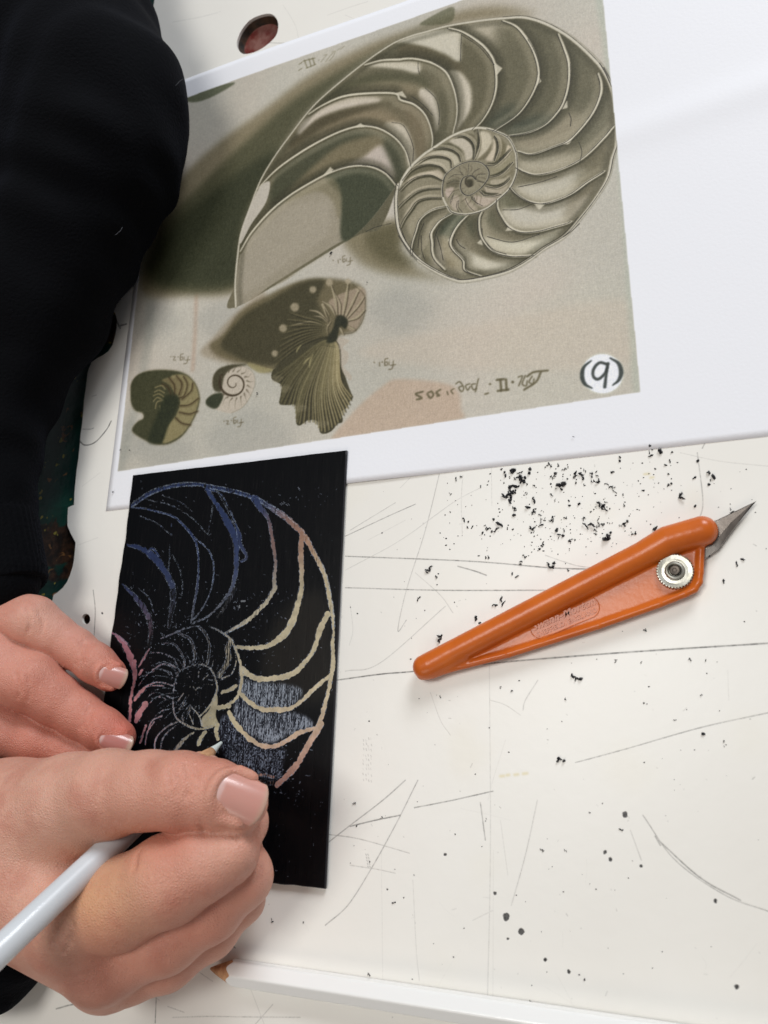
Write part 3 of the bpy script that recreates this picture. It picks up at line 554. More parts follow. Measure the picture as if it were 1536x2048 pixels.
# brushed streaks in the ink
stk = vnoise(h, w, (90, 2.2))*vnoise(h, w, (30, 1.2))
pc.img += (np.clip(stk-.42, 0, 1)*.10)[..., None]*np.array([1.15, 1, .8], np.float32)
brn, bb_ = pc.pmask([(560, 1230), (640, 1180), (668, 1300), (660, 1400), (560, 1400), (520, 1330)], 22)
pc.img[bb_[1]:bb_[3], bb_[0]:bb_[2]] += brn[..., None]*np.array([.085, .075, .055], np.float32)
rag = vnoise(h, w, 11)*.4+vnoise(h, w, 5)*.38+vnoise(h, w, 2.2)*.22; rag = np.clip(.5+(rag-.5)*1.7, 0, 1)
scr_h = np.zeros((h, w), np.float32)          # relief of the scratches
edge_g = np.zeros((h, w), np.float32)
grs = np.random.RandomState(8)
def scratch(pts, wd, full=1.0, glint=.6, thin=.95):
    """foil laid bare: ragged edges, broken cover, glints painted on the rims"""
    wmean = float(np.mean(wd)); q0 = spline(np.asarray(pts, float).reshape(-1, 2), 2.2)
    w0 = np.interp(np.linspace(0, 1, len(q0)), np.linspace(0, 1, len(wd)), wd) if not np.isscalar(wd) else np.full(len(q0), float(wd))
    jw = grs.uniform(-1, 1, len(q0)); jw = jw*.65+np.roll(jw, 1)*.35; am = min(1.0, wmean/6)
    w0 = w0*.88*(1+.34*jw*am); q0 = q0+grs.uniform(-1, 1, q0.shape)*am*1.05
    mb = pc.smask(q0, w0, .35, smooth=False, step=1.2)
    if mb is None: return
    m_, (x0, y0, x1, y1) = mb; sl = (slice(y0, y1), slice(x0, x1))
    m_ = np.clip((m_*2.0-.95+(rag[sl]-.5)*thin)*6+.5, 0, 1)
    op = np.clip((full-.5+(stk2[sl]-.5)*1.1)*3+.5, 0, 1) if full < .98 else 1.0
    a = (m_*op)[..., None]
    pc.img[sl] = pc.img[sl]*(1-a)+foil[sl]*a
    scr_h[sl] = np.maximum(scr_h[sl], m_)
    if glint > .55 and len(pts) > 2:              # burrs along both rims, their glint painted in as pale strokes
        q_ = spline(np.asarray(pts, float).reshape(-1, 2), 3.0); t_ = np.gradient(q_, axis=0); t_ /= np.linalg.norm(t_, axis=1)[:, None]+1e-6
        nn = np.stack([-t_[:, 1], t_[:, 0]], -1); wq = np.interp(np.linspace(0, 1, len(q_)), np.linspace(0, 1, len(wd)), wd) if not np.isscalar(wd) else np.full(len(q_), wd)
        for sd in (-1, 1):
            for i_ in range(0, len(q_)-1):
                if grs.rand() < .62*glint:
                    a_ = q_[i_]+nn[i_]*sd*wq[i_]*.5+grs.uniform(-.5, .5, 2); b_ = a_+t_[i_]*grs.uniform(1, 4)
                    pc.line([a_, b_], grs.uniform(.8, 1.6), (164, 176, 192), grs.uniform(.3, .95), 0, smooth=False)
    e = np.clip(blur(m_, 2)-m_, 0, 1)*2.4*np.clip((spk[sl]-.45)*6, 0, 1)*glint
    gl = np.array([.52, .58, .68], np.float32)  # pale glint colour painted just outside the scratch edges
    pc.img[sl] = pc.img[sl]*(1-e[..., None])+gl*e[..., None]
stk2 = vnoise(h, w, (36, 2.0))*.6+vnoise(h, w, (8, 1.5))*.4
spk = vnoise(h, w, 2.4)*.6+vnoise(h, w, 6)*.4
# burnished chambers: close vertical hatching
hat = vnoise(h, w, (22, 1.5))*.5+vnoise(h, w, (4, 1.3))*.5
for p, k, c in ((R(236, 1000, 330, 1035, 480, 1045, 620, 1060, 720, 1100, 700, 1170, 620, 1240, 380, 1250, 300, 1190, 238, 1130), 1.06, (176, 186, 198)),
             (R(190, 1190, 250, 1165, 380, 1275, 640, 1275, 780, 1330, 800, 1400, 600, 1470, 480, 1520, 350, 1480, 200, 1340), .98, (172, 181, 194)),
             (R(80, 1340, 150, 1310, 300, 1480, 350, 1550, 580, 1570, 570, 1680, 560, 1760, 520, 1800, 260, 1760, 180, 1680, 100, 1590), .78, (146, 156, 176))):
    pc.fill(p, (30, 34, 44), .6, 5)
    tx_ = np.clip((hat-.62+.24*k+.25*(vnoise(h, w, 60)-.5))*4, 0, 1)
    pc.comp(pc.pmask(p, 4), c, .8, tx_)
for p in (R(100, 1340, 300, 1500, 340, 1560, 580, 1570, 570, 1700, 540, 1790, 260, 1750, 100, 1600),): pc.comp(pc.pmask(p, 1.5), (12, 12, 18), .95, np.clip((vnoise(h, w, 3.2)-.56)*9, 0, 1))
# rim
rim1 = np.vstack([P(180, 392, 300, 312, 430, 272, 560, 262, 650, 277, 780, 303, 900, 338, 1000, 392, 1100, 462, 1190, 548, 1250, 645, 1320, 785, 1350, 905), R(960, 500, 972, 620)])
scratch(rim1[:9], [4, 9, 7, 7, 8, 7, 10, 12], .62, .9); scratch(rim1[7:], [9, 12, 11, 10, 9, 9, 5], .85, .9); scratch(R(968, 600, 972, 660, 966, 720), [4, 4, 6])
scratch(rim1[:9]+[1, 3], 1.6, 1, 1); scratch(rim1[:9]+[-1, -4], 1.4, 1, 1); scratch(rim1[8:]+[3, -3], 1.4, 1, 1)
scratch(R(965, 700, 966, 780, 970, 880, 950, 1000, 930, 1120, 890, 1270, 860, 1380), [7, 8, 10, 8, 8, 10, 12])
scratch(R(868, 1370, 800, 1490, 740, 1590, 690, 1680, 610, 1770, 520, 1860), [14, 13, 10, 13, 12, 9])
scratch(R(500, 1790, 420, 1770, 350, 1780, 290, 1785), [5, 6, 3], .5); scratch(R(550, 1840, 440, 1830, 330, 1800), [8, 8, 2], .35)
# outer chamber walls
scratch(P(630, 290, 700, 400, 760, 500, 800, 600, 805, 720, 795, 820), [9, 8, 15, 14, 10, 8], .9, .7)
scratch(P(795, 800, 780, 870, 720, 960, 640, 1040, 540, 1085), [8, 7, 4, 3, 2], .8, .9); scratch(P(800, 880, 760, 950, 700, 1040), [8, 8, 5], .35, .3)
scratch(P(640, 290, 720, 330, 790, 470, 820, 560, 825, 610, 865, 690, 830, 720), [4, 2, 2, 2, 10, 7, 4], .8, .9)
scratch(P(915, 345, 945, 400, 990, 460, 1010, 540), [16, 12, 6, 7], .85, .8); scratch(P(1005, 520, 1022, 620, 1035, 720, 1030, 800, 1030, 880), [6, 9, 6, 7, 8])
scratch(P(1035, 870, 980, 960, 900, 1040, 850, 1080, 760, 1130), [9, 9, 8, 8, 5], .8); scratch(P(860, 1080, 800, 1110, 730, 1145), [5, 4, 3], .5, .8)
scratch(P(1190, 550, 1185, 680, 1190, 780), [10, 12, 11]); scratch(P(1190, 770, 1190, 860, 1175, 940, 1140, 1060, 1085, 1150, 990, 1215, 900, 1228, 805, 1222), [9, 10, 13, 14, 14, 10, 9, 6])
scratch(P(1345, 1025, 1300, 1120, 1260, 1240, 1190, 1335, 1120, 1388, 980, 1412, 900, 1398, 830, 1350), [12, 12, 9, 9, 11, 12, 11, 12])
scratch(R(930, 1000, 830, 1080, 730, 1180, 640, 1245, 520, 1258, 400, 1250, 300, 1190, 225, 1120), [8, 8, 7, 8, 10, 10, 9, 8])
scratch(R(835, 1400, 700, 1440, 600, 1505, 500, 1545, 400, 1538, 300, 1475, 200, 1370, 145, 1275), [6, 9, 9, 9, 10, 10, 11, 9])
scratch(P(160, 620, 250, 645, 330, 705, 390, 790, 425, 860), [3, 12, 16, 13, 13], .92, .8); scratch(P(425, 850, 432, 950, 415, 1040, 405, 1110), [12, 12, 10, 5], .38, .8)
scratch(P(280, 660, 310, 640, 350, 690), [3, 5, 3], .9)
scratch(P(190, 400, 260, 405, 330, 422, 430, 452, 500, 512, 560, 592, 580, 700, 575, 850, 550, 1000, 538, 1080), [2, 3, 3, 4, 5, 3, 3, 5, 4, 2], .8, 1)
scratch(P(560, 580, 640, 652, 672, 760, 650, 900, 600, 1000, 545, 1068), 2.2, 1, 1)
for p in (P(270, 350, 420, 387, 540, 460, 590, 510, 640, 565), P(360, 322, 480, 372, 550, 432), P(230, 450, 330, 490, 420, 562), P(420, 672, 470, 760, 485, 860, 480, 940), P(225, 875, 285, 930, 318, 1020), P(665, 380, 655, 460, 635, 560), P(422, 480, 420, 560), P(408, 610, 410, 700, 402, 770), P(680, 290, 740, 390, 800, 520)): scratch(p, 1.5, 1, 1)
scratch(P(130, 850, 200, 920, 255, 990, 285, 1050), [3, 8, 12, 9], .75, .7); scratch(P(285, 1040, 300, 1120, 290, 1210), [12, 11, 6], .4, .7)
scratch(P(75, 1140, 130, 1190, 180, 1290, 205, 1380, 200, 1440), [4, 12, 16, 12, 6]); scratch(Q(350, 700, 300, 790, 240, 890), [3, 5, 3], .85)
scratch(Q(0, 545, 80, 610, 160, 690), [2, 3, 2], 1, 1)
# coil
scratch(Q(470, 600, 590, 550, 700, 500, 780, 480, 860, 470), [2, 3, 2], .9, .7); scratch(Q(950, 465, 1080, 530, 1180, 605, 1240, 720), [2, 3, 4, 5], .8, 1)
scratch(Q(1240, 720, 1280, 850, 1295, 1000, 1280, 1120, 1240, 1210, 1130, 1290), [4, 5, 6, 7, 7, 6])
scratch(Q(1240, 1080, 1180, 1120, 1090, 1150), [8, 8, 6]); scratch(Q(1180, 1290, 1110, 1300, 1050, 1310), [8, 9, 9]); scratch(Q(1300, 910, 1290, 980, 1330, 960), [8, 9, 3])
pc.comp(pc.pmask(Q(1040, 1170, 1050, 1260, 1030, 1380, 1060, 1480, 1020, 1500, 900, 1512, 885, 1420, 960, 1330, 1000, 1210), 1), foil, 1)
scratch(Q(1045, 1480, 1035, 1560, 1050, 1620), [9, 8, 8]); scratch(Q(920, 1560, 880, 1610, 850, 1690), [7, 9, 8]); scratch(Q(800, 1560, 700, 1640, 610, 1750), [3, 7, 9], .75)
scratch(Q(620, 960, 680, 920, 770, 880, 880, 865, 970, 905, 1020, 990, 1045, 1100, 1020, 1190, 960, 1300, 860, 1400), [2, 2, 2, 3, 3, 4, 4, 4, 3], .75, .8)
scratch(Q(640, 960, 605, 1080, 592, 1250, 620, 1400, 740, 1490, 870, 1525, 1000, 1500), [2, 2, 2, 3, 4, 4, 4], .75, .9)
scratch(Q(770, 1080, 755, 1180, 790, 1270, 850, 1300, 900, 1290), 1.4, .5, .5); scratch(Q(820, 1120, 860, 1100, 885, 1110), 2.0, .7, 1); scratch(Q(800, 1090, 830, 1130), 2, .5, .8)
for p, w_ in (((860, 480, 930, 560, 965, 660, 960, 760, 940, 860), 6), ((1190, 620, 1150, 700, 1160, 800, 1120, 900, 1060, 980), 14), ((1230, 740, 1235, 850, 1190, 960, 1090, 1010), 2.5), ((650, 545, 760, 600, 800, 680, 820, 780, 800, 850), 7), ((480, 650, 590, 650, 660, 720, 700, 800, 710, 880), 4), ((360, 745, 480, 750, 590, 800, 635, 860), 2.5), ((370, 880, 480, 840, 590, 870, 670, 930), 2), ((380, 920, 500, 860, 640, 900), 3), ((250, 1000, 340, 950, 420, 910, 500, 920, 600, 1010), 2), ((240, 1080, 320, 980, 400, 930), 2), ((300, 1100, 400, 1050, 480, 1050, 590, 1080), 3), ((200, 1200, 250, 1150, 320, 1090, 430, 1080, 500, 1085), 3), ((330, 1200, 380, 1160, 450, 1160, 590, 1210), 2), ((350, 1270, 400, 1210, 470, 1200, 560, 1240), 2), ((400, 1400, 480, 1340, 590, 1320), 2), ((330, 1560, 380, 1440, 480, 1390), 3), ((310, 1680, 330, 1560, 400, 1450), 3), ((400, 1740, 420, 1620, 520, 1510, 640, 1450), 3), ((460, 1740, 500, 1600, 620, 1490), 2.5), ((860, 930, 850, 1000), 2), ((960, 960, 890, 1030), 2.5), ((1000, 1070, 900, 1070), 2), ((740, 950, 770, 1010), 2), ((640, 960, 740, 1000), 2), ((620, 1060, 720, 1060), 2), ((700, 1160, 640, 1240), 3), ((730, 1200, 680, 1300, 650, 1330), 4), ((770, 1280, 740, 1380), 4), ((780, 1300, 860, 1390, 890, 1500), 3), ((690, 1400, 700, 1440), 4), ((760, 1370, 800, 1480), 3)):
    scratch(Q(*p), w_*.8, .5 if w_ > 3.5 else .9, 1)
for p, w_ in (((300, 1110, 240, 1170, 200, 1230), 8), ((310, 1270, 260, 1340, 215, 1440), 13), ((200, 830, 195, 900, 205, 960), 9), ((205, 1000, 190, 1060, 170, 1180), 6), ((160, 1180, 155, 1290, 150, 1400, 150, 1450), 7), ((320, 1490, 290, 1560, 260, 1660), 5), ((280, 920, 250, 970), 6), ((450, 1045, 380, 1060), 2)): scratch(Q(*p), w_)
for k in range(26):
    a_ = 1.2+k*.19; cx_, cy_ = 385, 1372; r0, r1 = 34+grs.uniform(-3, 3), 62+16*math.sin(a_*.7)**2
    scratch([(cx_+r0*math.cos(a_), cy_+r0*1.15*math.sin(a_)), (cx_+(r0+r1)/2*math.cos(a_+.16), cy_+(r0+r1)/2*1.1*math.sin(a_+.16)), (cx_-6+r1*math.cos(a_+.12), cy_+r1*1.1*math.sin(a_+.12))], 1.3, .8, .7)
for k in range(12):
    a_ = k*.52; scratch([(384+10*math.cos(a_), 1364+12*math.sin(a_)), (384+24*math.cos(a_+.2), 1364+28*math.sin(a_+.2))], 1.1, .7, .5)
# specks of lifted ink
rs = np.random.RandomState(11)
def specks(x0, y0, x1, y1, n, r=(.6, 1.5), c=(150, 160, 178)):
    for _ in range(n):
        x, y = rs.uniform(x0, x1), rs.uniform(y0, y1); d = rs.uniform(*r)*1.3; a_ = rs.uniform(0, 3.14); l_ = d*rs.uniform(.2, 2.2)
        pc.line([(x, y), (x+l_*math.cos(a_), y+l_*math.sin(a_))], d, c, rs.uniform(.4, .95), 0)
specks(265, 960, 690, 1600, 150, (.5, 1.2)); specks(240, 1220, 400, 1300, 80); specks(480, 1180, 580, 1320, 45); specks(470, 1200, 500, 1215, 3, (2, 3.4), (220, 226, 232)); specks(260, 1130, 480, 1300, 60)
specks(360, 1150, 560, 1420, 60, (.5, 1.4)); specks(440, 1480, 620, 1600, 110, (.6, 1.6)); specks(500, 1600, 660, 1770, 22, (.5, 1.3)); specks(280, 1300, 440, 1520, 130, (.5, 1.4), (130, 138, 156)); specks(250, 965, 690, 1010, 30, (.5, 1.1))
for (x, y) in ((560, 1008), (563, 1006), (567, 1004), (572, 1009), (576, 1008), (596, 975), (597, 978), (470, 1203), (474, 1212)): pc.line([(x, y), (x+2, y+2)], 1.5, (170, 180, 196), .9)
board_img = to_image('board_art', pc.img)
relief_img = to_image('board_relief', np.repeat((1-blur(scr_h, 1)+(rag-.5)*.25*scr_h)[..., None], 3, 2), noncolor=True)
gl_img = to_image('board_gloss', np.repeat(np.clip(.30+.25*scr_h+.1*(stk-.3), 0, 1)[..., None], 3, 2), noncolor=True)
m = bpy.data.materials.new('scratch_ink'); m.use_nodes = True; nt = m.node_tree; b = nt.nodes['Principled BSDF']
def img(i): 
    t_ = nt.nodes.new('ShaderNodeTexImage'); t_.image = i; t_.extension = 'EXTEND'; return t_
nt.links.new(img(board_img).outputs[0], b.inputs['Base Color']); nt.links.new(img(gl_img).outputs[0], b.inputs['Roughness'])
b.inputs['Specular IOR Level'].default_value = .12
bp = nt.nodes.new('ShaderNodeBump'); bp.inputs['Strength'].default_value = .6; bp.inputs['Distance'].default_value = .00012
nt.links.new(img(relief_img).outputs[0], bp.inputs['Height']); nt.links.new(bp.outputs['Normal'], b.inputs['Normal'])
m_edge = mat('board_edge', srgb(20, 20, 26), .5, .4, bump=(500, .4, .0003))
# slab: slightly waved outline, soft top edge; u 0..BW, v 0..BH (0 = near edge)
board = empty('scratch_board', tuple(b_org))
def outline(n=60):
    o = []; rr_ = np.random.RandomState(3)
    def side(p, q, amp):
        for t in np.linspace(0, 1, n, endpoint=False):
            o.append((p[0]+(q[0]-p[0])*t, p[1]+(q[1]-p[1])*t, amp))
    side((0, 0), (BW, 0), .28); side((BW, 0), (BW, BH), .06); side((BW, BH), (0, BH), .08); side((0, BH), (0, 0), .45)
    return o
ol = np.array(outline()); k = len(ol)
dn = np.sin(np.arange(k)*.55)*.35+np.sin(np.arange(k)*1.37+1)*.3+np.sin(np.arange(k)*.16)*.6
nx = np.zeros((k, 2)); q = k//4; nx[:q] = (0, -1); nx[q:2*q] = (1, 0); nx[2*q:3*q] = (0, 1); nx[3*q:] = (-1, 0)
fade = np.array([min(1, min(i % q, q-i % q)/6) for i in range(k)])
oo = ol[:, :2]+nx*(dn*ol[:, 2]*fade)[:, None]
def ringz(inset, z):
    c_ = np.array([BW/2, BH/2]); d_ = oo-c_; s_ = 1-inset/np.array([BW/2, BH/2]); return np.hstack([c_+d_*s_, np.full((k, 1), z)])
# the cut near edge was scored: it sits a touch lower and ragged
rings = [ringz(.15, BZ-1.25), ringz(.02, BZ-1.1), ringz(0, BZ-.30), ringz(.10, BZ-.12), ringz(.28, BZ-.02)]
V = np.vstack(rings); Wd = b_org+(V[:, :1]*b_u+V[:, 1:2]*b_v)*.001; Wd[:, 2] = V[:, 2]*.001
fs = []
for r_ in range(len(rings)-1):
    for i in range(k): j = (i+1) % k; fs.append([r_*k+i, r_*k+j, (r_+1)*k+j, (r_+1)*k+i])
fs.append(list(range(k))[::-1])
mesh_obj('board_core', Wd, fs, m_edge, board)
tp = ringz(.28, BZ-.02); Wt = b_org+(tp[:, :1]*b_u+tp[:, 1:2]*b_v)*.001; Wt[:, 2] = BZ*.001-.00002
mesh_obj('inked_face', Wt, [list(range(k))], m, board, smooth=False, uvs=np.stack([tp[:, 0]/BW, tp[:, 1]/BH], -1))
tag(board, 'black scratch board with a nautilus spiral scraped through to blue, pink and cream foil', 'scratch board')
# ------------------------------------------------------------------ the table
t_org, t_u, t_v = frame((-100, 2100), (1640, 2100), 0)
# axes of the wear map: world X and Y
wm = [T(x, y) for x, y in ((-60, -60), (1600, -60), (1600, 2110), (-60, 2110))]
wx0, wx1 = min(p[0] for p in wm), max(p[0] for p in wm); wy0, wy1 = min(p[1] for p in wm), max(p[1] for p in wm)
tc_ = Canvas((wx0, wy0), (1, 0), (0, 1), (wx1-wx0)*1000, (wy1-wy0)*1000, 5.4, 0)
h, w = tc_.h, tc_.w
dark = np.zeros((h, w), np.float32)
tn = .35+.9*vnoise(h, w, 6)*vnoise(h, w, 2.5)+.3*vnoise(h, w, 40)
def cut(pts, wd=1.3, a=.6, smooth=True, br=1.0):
    mb = tc_.smask(pts, wd*1.12, .35, smooth)
    if mb is None: return
    m_, (x0, y0, x1, y1) = mb; sl = (slice(y0, y1), slice(x0, x1))
    np.maximum(dark[sl], m_*a*1.0*np.clip(tn[sl]*br+(1-br), 0, 1), out=dark[sl])
for p, wd, a in (
  ([(690, 1112), (940, 1122), (1100, 1135), (1190, 1138)], 1.8, .85), ([(690, 1175), (880, 1180), (1090, 1180)], 1.6, .8),
  ([(672, 1360), (760, 1348), (830, 1342), (990, 1325), (1240, 1305), (1536, 1286)], 2.0, .9), ([(690, 1342), (760, 1325), (890, 1212)], 1.2, .5),
  ([(878, 948), (850, 1060), (812, 1180), (795, 1260), (812, 1240)], 1.3, .6), ([(690, 1072), (780, 1030), (830, 1008)], 1.6, .75), ([(700, 1060), (790, 1005)], 1.2, .6),
  ([(690, 1140), (800, 1080), (905, 1005), (960, 975)], 1.1, .45), ([(830, 1145), (880, 1190), (905, 1225)], 1.1, .45), ([(915, 1132), (950, 1142), (972, 1150)], 1.8, .8),
  ([(925, 950), (922, 1000), (924, 1070)], 1.0, .4), ([(982, 930), (983, 1010)], .9, .35), ([(978, 1330), (980, 1700), (974, 2010)], 1.0, .38), ([(986, 1700), (985, 2030)], .8, .2),
  ([(960, 1605), (970, 1680)], 1.5, .7), ([(1150, 1525), (1250, 1498), (1400, 1455), (1536, 1425)], 1.4, .65), ([(828, 1615), (905, 1600), (985, 1582)], 1.6, .8),
  ([(700, 1652), (750, 1640), (800, 1630)], 1.8, .85), ([(655, 1685), (700, 1650), (765, 1600), (810, 1560)], 1.5, .7), ([(655, 1668), (720, 1678), (818, 1706)], 1.3, .6),
  ([(700, 1730), (752, 1738), (790, 1746)], 1.2, .5), ([(835, 1560), (790, 1650), (740, 1740), (695, 1810), (650, 1850)], 1.5, .7),
  ([(1285, 1630), (1350, 1720), (1450, 1790), (1536, 1822)], 1.3, .6), ([(1316, 1680), (1400, 1755), (1480, 1800)], 1.6, .75), ([(1310, 1672), (1320, 1690)], 2, .6),
  ([(1260, 1660), (1282, 1720)], 1.1, .45), ([(1000, 1640), (1015, 1750)], .9, .3), ([(1074, 1600), (1050, 1710), (1022, 1810)], 1.1, .5), ([(945, 1840), (985, 1820)], .9, .35),
  ([(825, 1760), (832, 1900), (838, 1960)], .9, .35), ([(762, 1700), (765, 1960)], .8, .25), ([(1394, 905), (1405, 1000), (1398, 1040)], 1.3, .6), ([(1410, 884), (1404, 896)], 1.6, .7),
  ([(1360, 905), (1440, 922), (1536, 932)], 1.0, .35), ([(820, 955), (800, 975)], 1.0, .4), ([(510, 84), (560, 86), (600, 84), (645, 80)], 1.8, .7), ([(566, 10), (590, 50), (598, 84)], 1.1, .4),
  ([(345, 44), (400, 34), (435, 25)], 1.4, .45), ([(655, 30), (700, 14), (735, 3)], 1.1, .4), ([(690, 30), (708, 38)], 1.1, .5), ([(380, 80), (378, 130)], .9, .3),
  ([(159, 882), (170, 890), (190, 884), (212, 860), (222, 842)], 3.0, .95), ([(165, 858), (180, 858), (187, 856)], 2.2, .8), ([(237, 652), (252, 648)], 4.5, .95), ([(232, 640), (240, 656)], 4, .9),
  ([(186, 1180), (190, 1220), (188, 1270)], 2.0, .75), ([(184, 792), (192, 790)], 1.6, .7), ([(164, 972), (200, 945)], 1.0, .4), ([(155, 1090), (195, 1075)], 1.0, .45),
  ([(112, 2017), (148, 2008), (166, 2015)], 2.4, .8), ([(146, 1985), (150, 1980)], 2.6, .8), ([(310, 2045), (312, 1995)], 2.0, .7), ([(345, 2034), (420, 2032), (480, 2033), (600, 2034)], 1.3, .5), ([(335, 2012), (368, 2024)], 1.3, .5),
  ([(385, 1935), (425, 1962)], 1.1, .45), ([(500, 1975), (528, 2048)], 1.0, .4), ([(510, 2048), (545, 2008)], 1.3, .5), ([(450, 1880), (470, 1895)], 1.8, .7), ([(455, 1890), (470, 1878)], 1.6, .6),
  ([(1090, 1110), (1150, 1130), (1190, 1135)], 1.2, .5), ([(1120, 1270), (1160, 1250)], .9, .3), ([(860, 1385), (880, 1440), (900, 1470)], .9, .4), ([(1075, 1360), (1050, 1400), (1045, 1420)], 1.2, .5),
  ([(980, 1400), (1010, 1410), (1040, 1430)], 1.0, .4), ([(1010, 1480), (985, 1560), (975, 1600)], .8, .25), ([(700, 1210), (705, 1260), (698, 1290)], .9, .4), ([(735, 1080), (810, 1040)], .9, .35), ([(1455, 1340), (1457, 1400)], .8, .3)):
    cut(p, wd, a, br=.8)
for i in range(4):                                # dotted pin pricks
    for j in range(9): x, y = 726+i*5+rs.uniform(-1, 1), 1478+j*10+rs.uniform(-3, 3); cut([(x, y), (x+.6, y+2.5)], 1.6, .5*rs.uniform(.3, 1), False, 0)
for i in range(2):
    for j in range(5): x, y = 731+i*4+j, 1708+j*6; cut([(x, y), (x+1, y+2)], 1.6, .5, False, 0)
rs = np.random.RandomState(21)
for _ in range(230):                              # little nicks and grey flecks in the white surface
    x, y = rs.uniform(100, 1536), rs.uniform(0, 2048); l_ = rs.exponential(2.2)+.4; a_ = rs.uniform(0, 3.14)
    cut([(x, y), (x+l_*math.cos(a_), y+l_*math.sin(a_))], rs.uniform(.8, 1.5), rs.uniform(.15, .6), False, .5)
for _ in range(34):
    x, y = rs.uniform(250, 1536), rs.uniform(0, 2048); l_ = rs.uniform(20, 140); a_ = rs.uniform(0, 3.14)
    cut([(x, y), (x+l_*.5*math.cos(a_)+rs.uniform(-4, 4), y+l_*.5*math.sin(a_)), (x+l_*math.cos(a_), y+l_*math.sin(a_))], .8, rs.uniform(.04, .14))
spkt = vnoise(h, w, 5)*.6+vnoise(h, w, 2)*.4
for (x, y, r) in ((1012, 1834, 7.5), (1042, 1862, 7), (1250, 1628, 6), (1090, 1918, 4), (1137, 1942, 4), (1430, 1800, 4), (774, 1778, 3), (989, 1786, 4), (1015, 1876, 3), (1209, 1704, 4), (1220, 1718, 4), (1282, 1732, 4), (1472, 1973, 5), (890, 1708, 3), (204, 1226, 2)):
    q = [(x+r*rs.uniform(.6, 1.1)*math.cos(t), y+r*rs.uniform(.9, 1.3)*math.sin(t)) for t in np.arange(0, 6.2, .9)]
    mb = tc_.pmask(q, .5); m_, (x0, y0, x1, y1) = mb; sl = (slice(y0, y1), slice(x0, x1)); m_ = np.clip((m_*1.5-.6+(spkt[sl]-.5)*.9)*5+.5, 0, 1); np.maximum(dark[sl], m_*np.clip(.8+.25*tn[sl], 0, 1), out=dark[sl])
# stain layer: yellowish and greyish smears
stain = np.zeros((h, w), np.float32)
for _ in range(26):
    x, y = rs.uniform(300, 1536), rs.uniform(0, 2048); r = rs.uniform(15, 70)
    mb = tc_.pmask([(x+r*rs.uniform(.4, 1.2)*math.cos(t), y+r*rs.uniform(.4, 1.2)*math.sin(t)) for t in np.arange(0, 6.2, 1)], r*.35)
    if mb is None: continue
    m_, (x0, y0, x1, y1) = mb; stain[y0:y1, x0:x1] += m_*rs.uniform(.03, .16)
for (x, y, l_) in ((1000, 1552, 8), (1012, 1550, 6), (1028, 1549, 8), (1045, 1547, 9), (1288, 948, 10), (1300, 955, 6)):
    m_, (x0, y0, x1, y1) = tc_.smask([(x, y), (x+l_, y-1)], 4, 1); stain[y0:y1, x0:x1] = np.maximum(stain[y0:y1, x0:x1], m_*1.1)
yl, xl = np.mgrid[0:h, 0:w]
wear = np.stack([dark, np.clip(stain/2, 0, 1), vnoise(h, w, 30)*.5+vnoise(h, w, 9)*.5], -1)
wear_img = to_image('table_wear', wear, noncolor=True)
m = bpy.data.materials.new('white_laminate'); m.use_nodes = True; nt = m.node_tree; b = nt.nodes['Principled BSDF']
L = nt.links.new
tcn = nt.nodes.new('ShaderNodeUVMap'); ti = nt.nodes.new('ShaderNodeTexImage'); ti.image = wear_img; ti.extension = 'CLIP'; L(tcn.outputs[0], ti.inputs[0])
sp_ = nt.nodes.new('ShaderNodeSeparateColor'); L(ti.outputs[0], sp_.inputs[0])
oc = nt.nodes.new('ShaderNodeTexCoord'); n1 = nt.nodes.new('ShaderNodeTexNoise'); n1.inputs['Scale'].default_value = 9; n1.inputs['Detail'].default_value = 8; L(oc.outputs['Object'], n1.inputs['Vector'])
def mix(a, c, f):
    x = nt.nodes.new('ShaderNodeMix'); x.data_type = 'RGBA'
    for s_, v in ((6, a), (7, c)):
        if isinstance(v, tuple): x.inputs[s_].default_value = v
        else: L(v, x.inputs[s_])
    if isinstance(f, float): x.inputs[0].default_value = f
    else: L(f, x.inputs[0])
    return x.outputs[2]
mr = nt.nodes.new('ShaderNodeMapRange'); mr.inputs[1].default_value = .35; mr.inputs[2].default_value = .7; L(n1.outputs[0], mr.inputs[0])
c_ = mix(srgb(238, 236, 230), srgb(231, 228, 221), mr.outputs[0])
c_ = mix(c_, srgb(214, 196, 120), sp_.outputs[1]); c_ = mix(c_, srgb(34, 33, 34), sp_.outputs[0]); L(c_, b.inputs['Base Color'])
b.inputs['Roughness'].default_value = .36; b.inputs['Specular IOR Level'].default_value = .45
n2 = nt.nodes.new('ShaderNodeTexNoise'); n2.inputs['Scale'].default_value = 260; n2.inputs['Detail'].default_value = 3; L(oc.outputs['Object'], n2.inputs['Vector'])
ad = nt.nodes.new('ShaderNodeMath'); ad.operation = 'MULTIPLY_ADD'; L(sp_.outputs[0], ad.inputs[0]); ad.inputs[1].default_value = -1.5; L(n2.outputs[0], ad.inputs[2])
bp = nt.nodes.new('ShaderNodeBump'); bp.inputs['Strength'].default_value = .35; bp.inputs['Distance'].default_value = .00012; L(ad.outputs[0], bp.inputs['Height']); L(bp.outputs['Normal'], b.inputs['Normal'])
lam = m
table = empty('table', (0, 0, 0))
from mathutils.geometry import tessellate_polygon
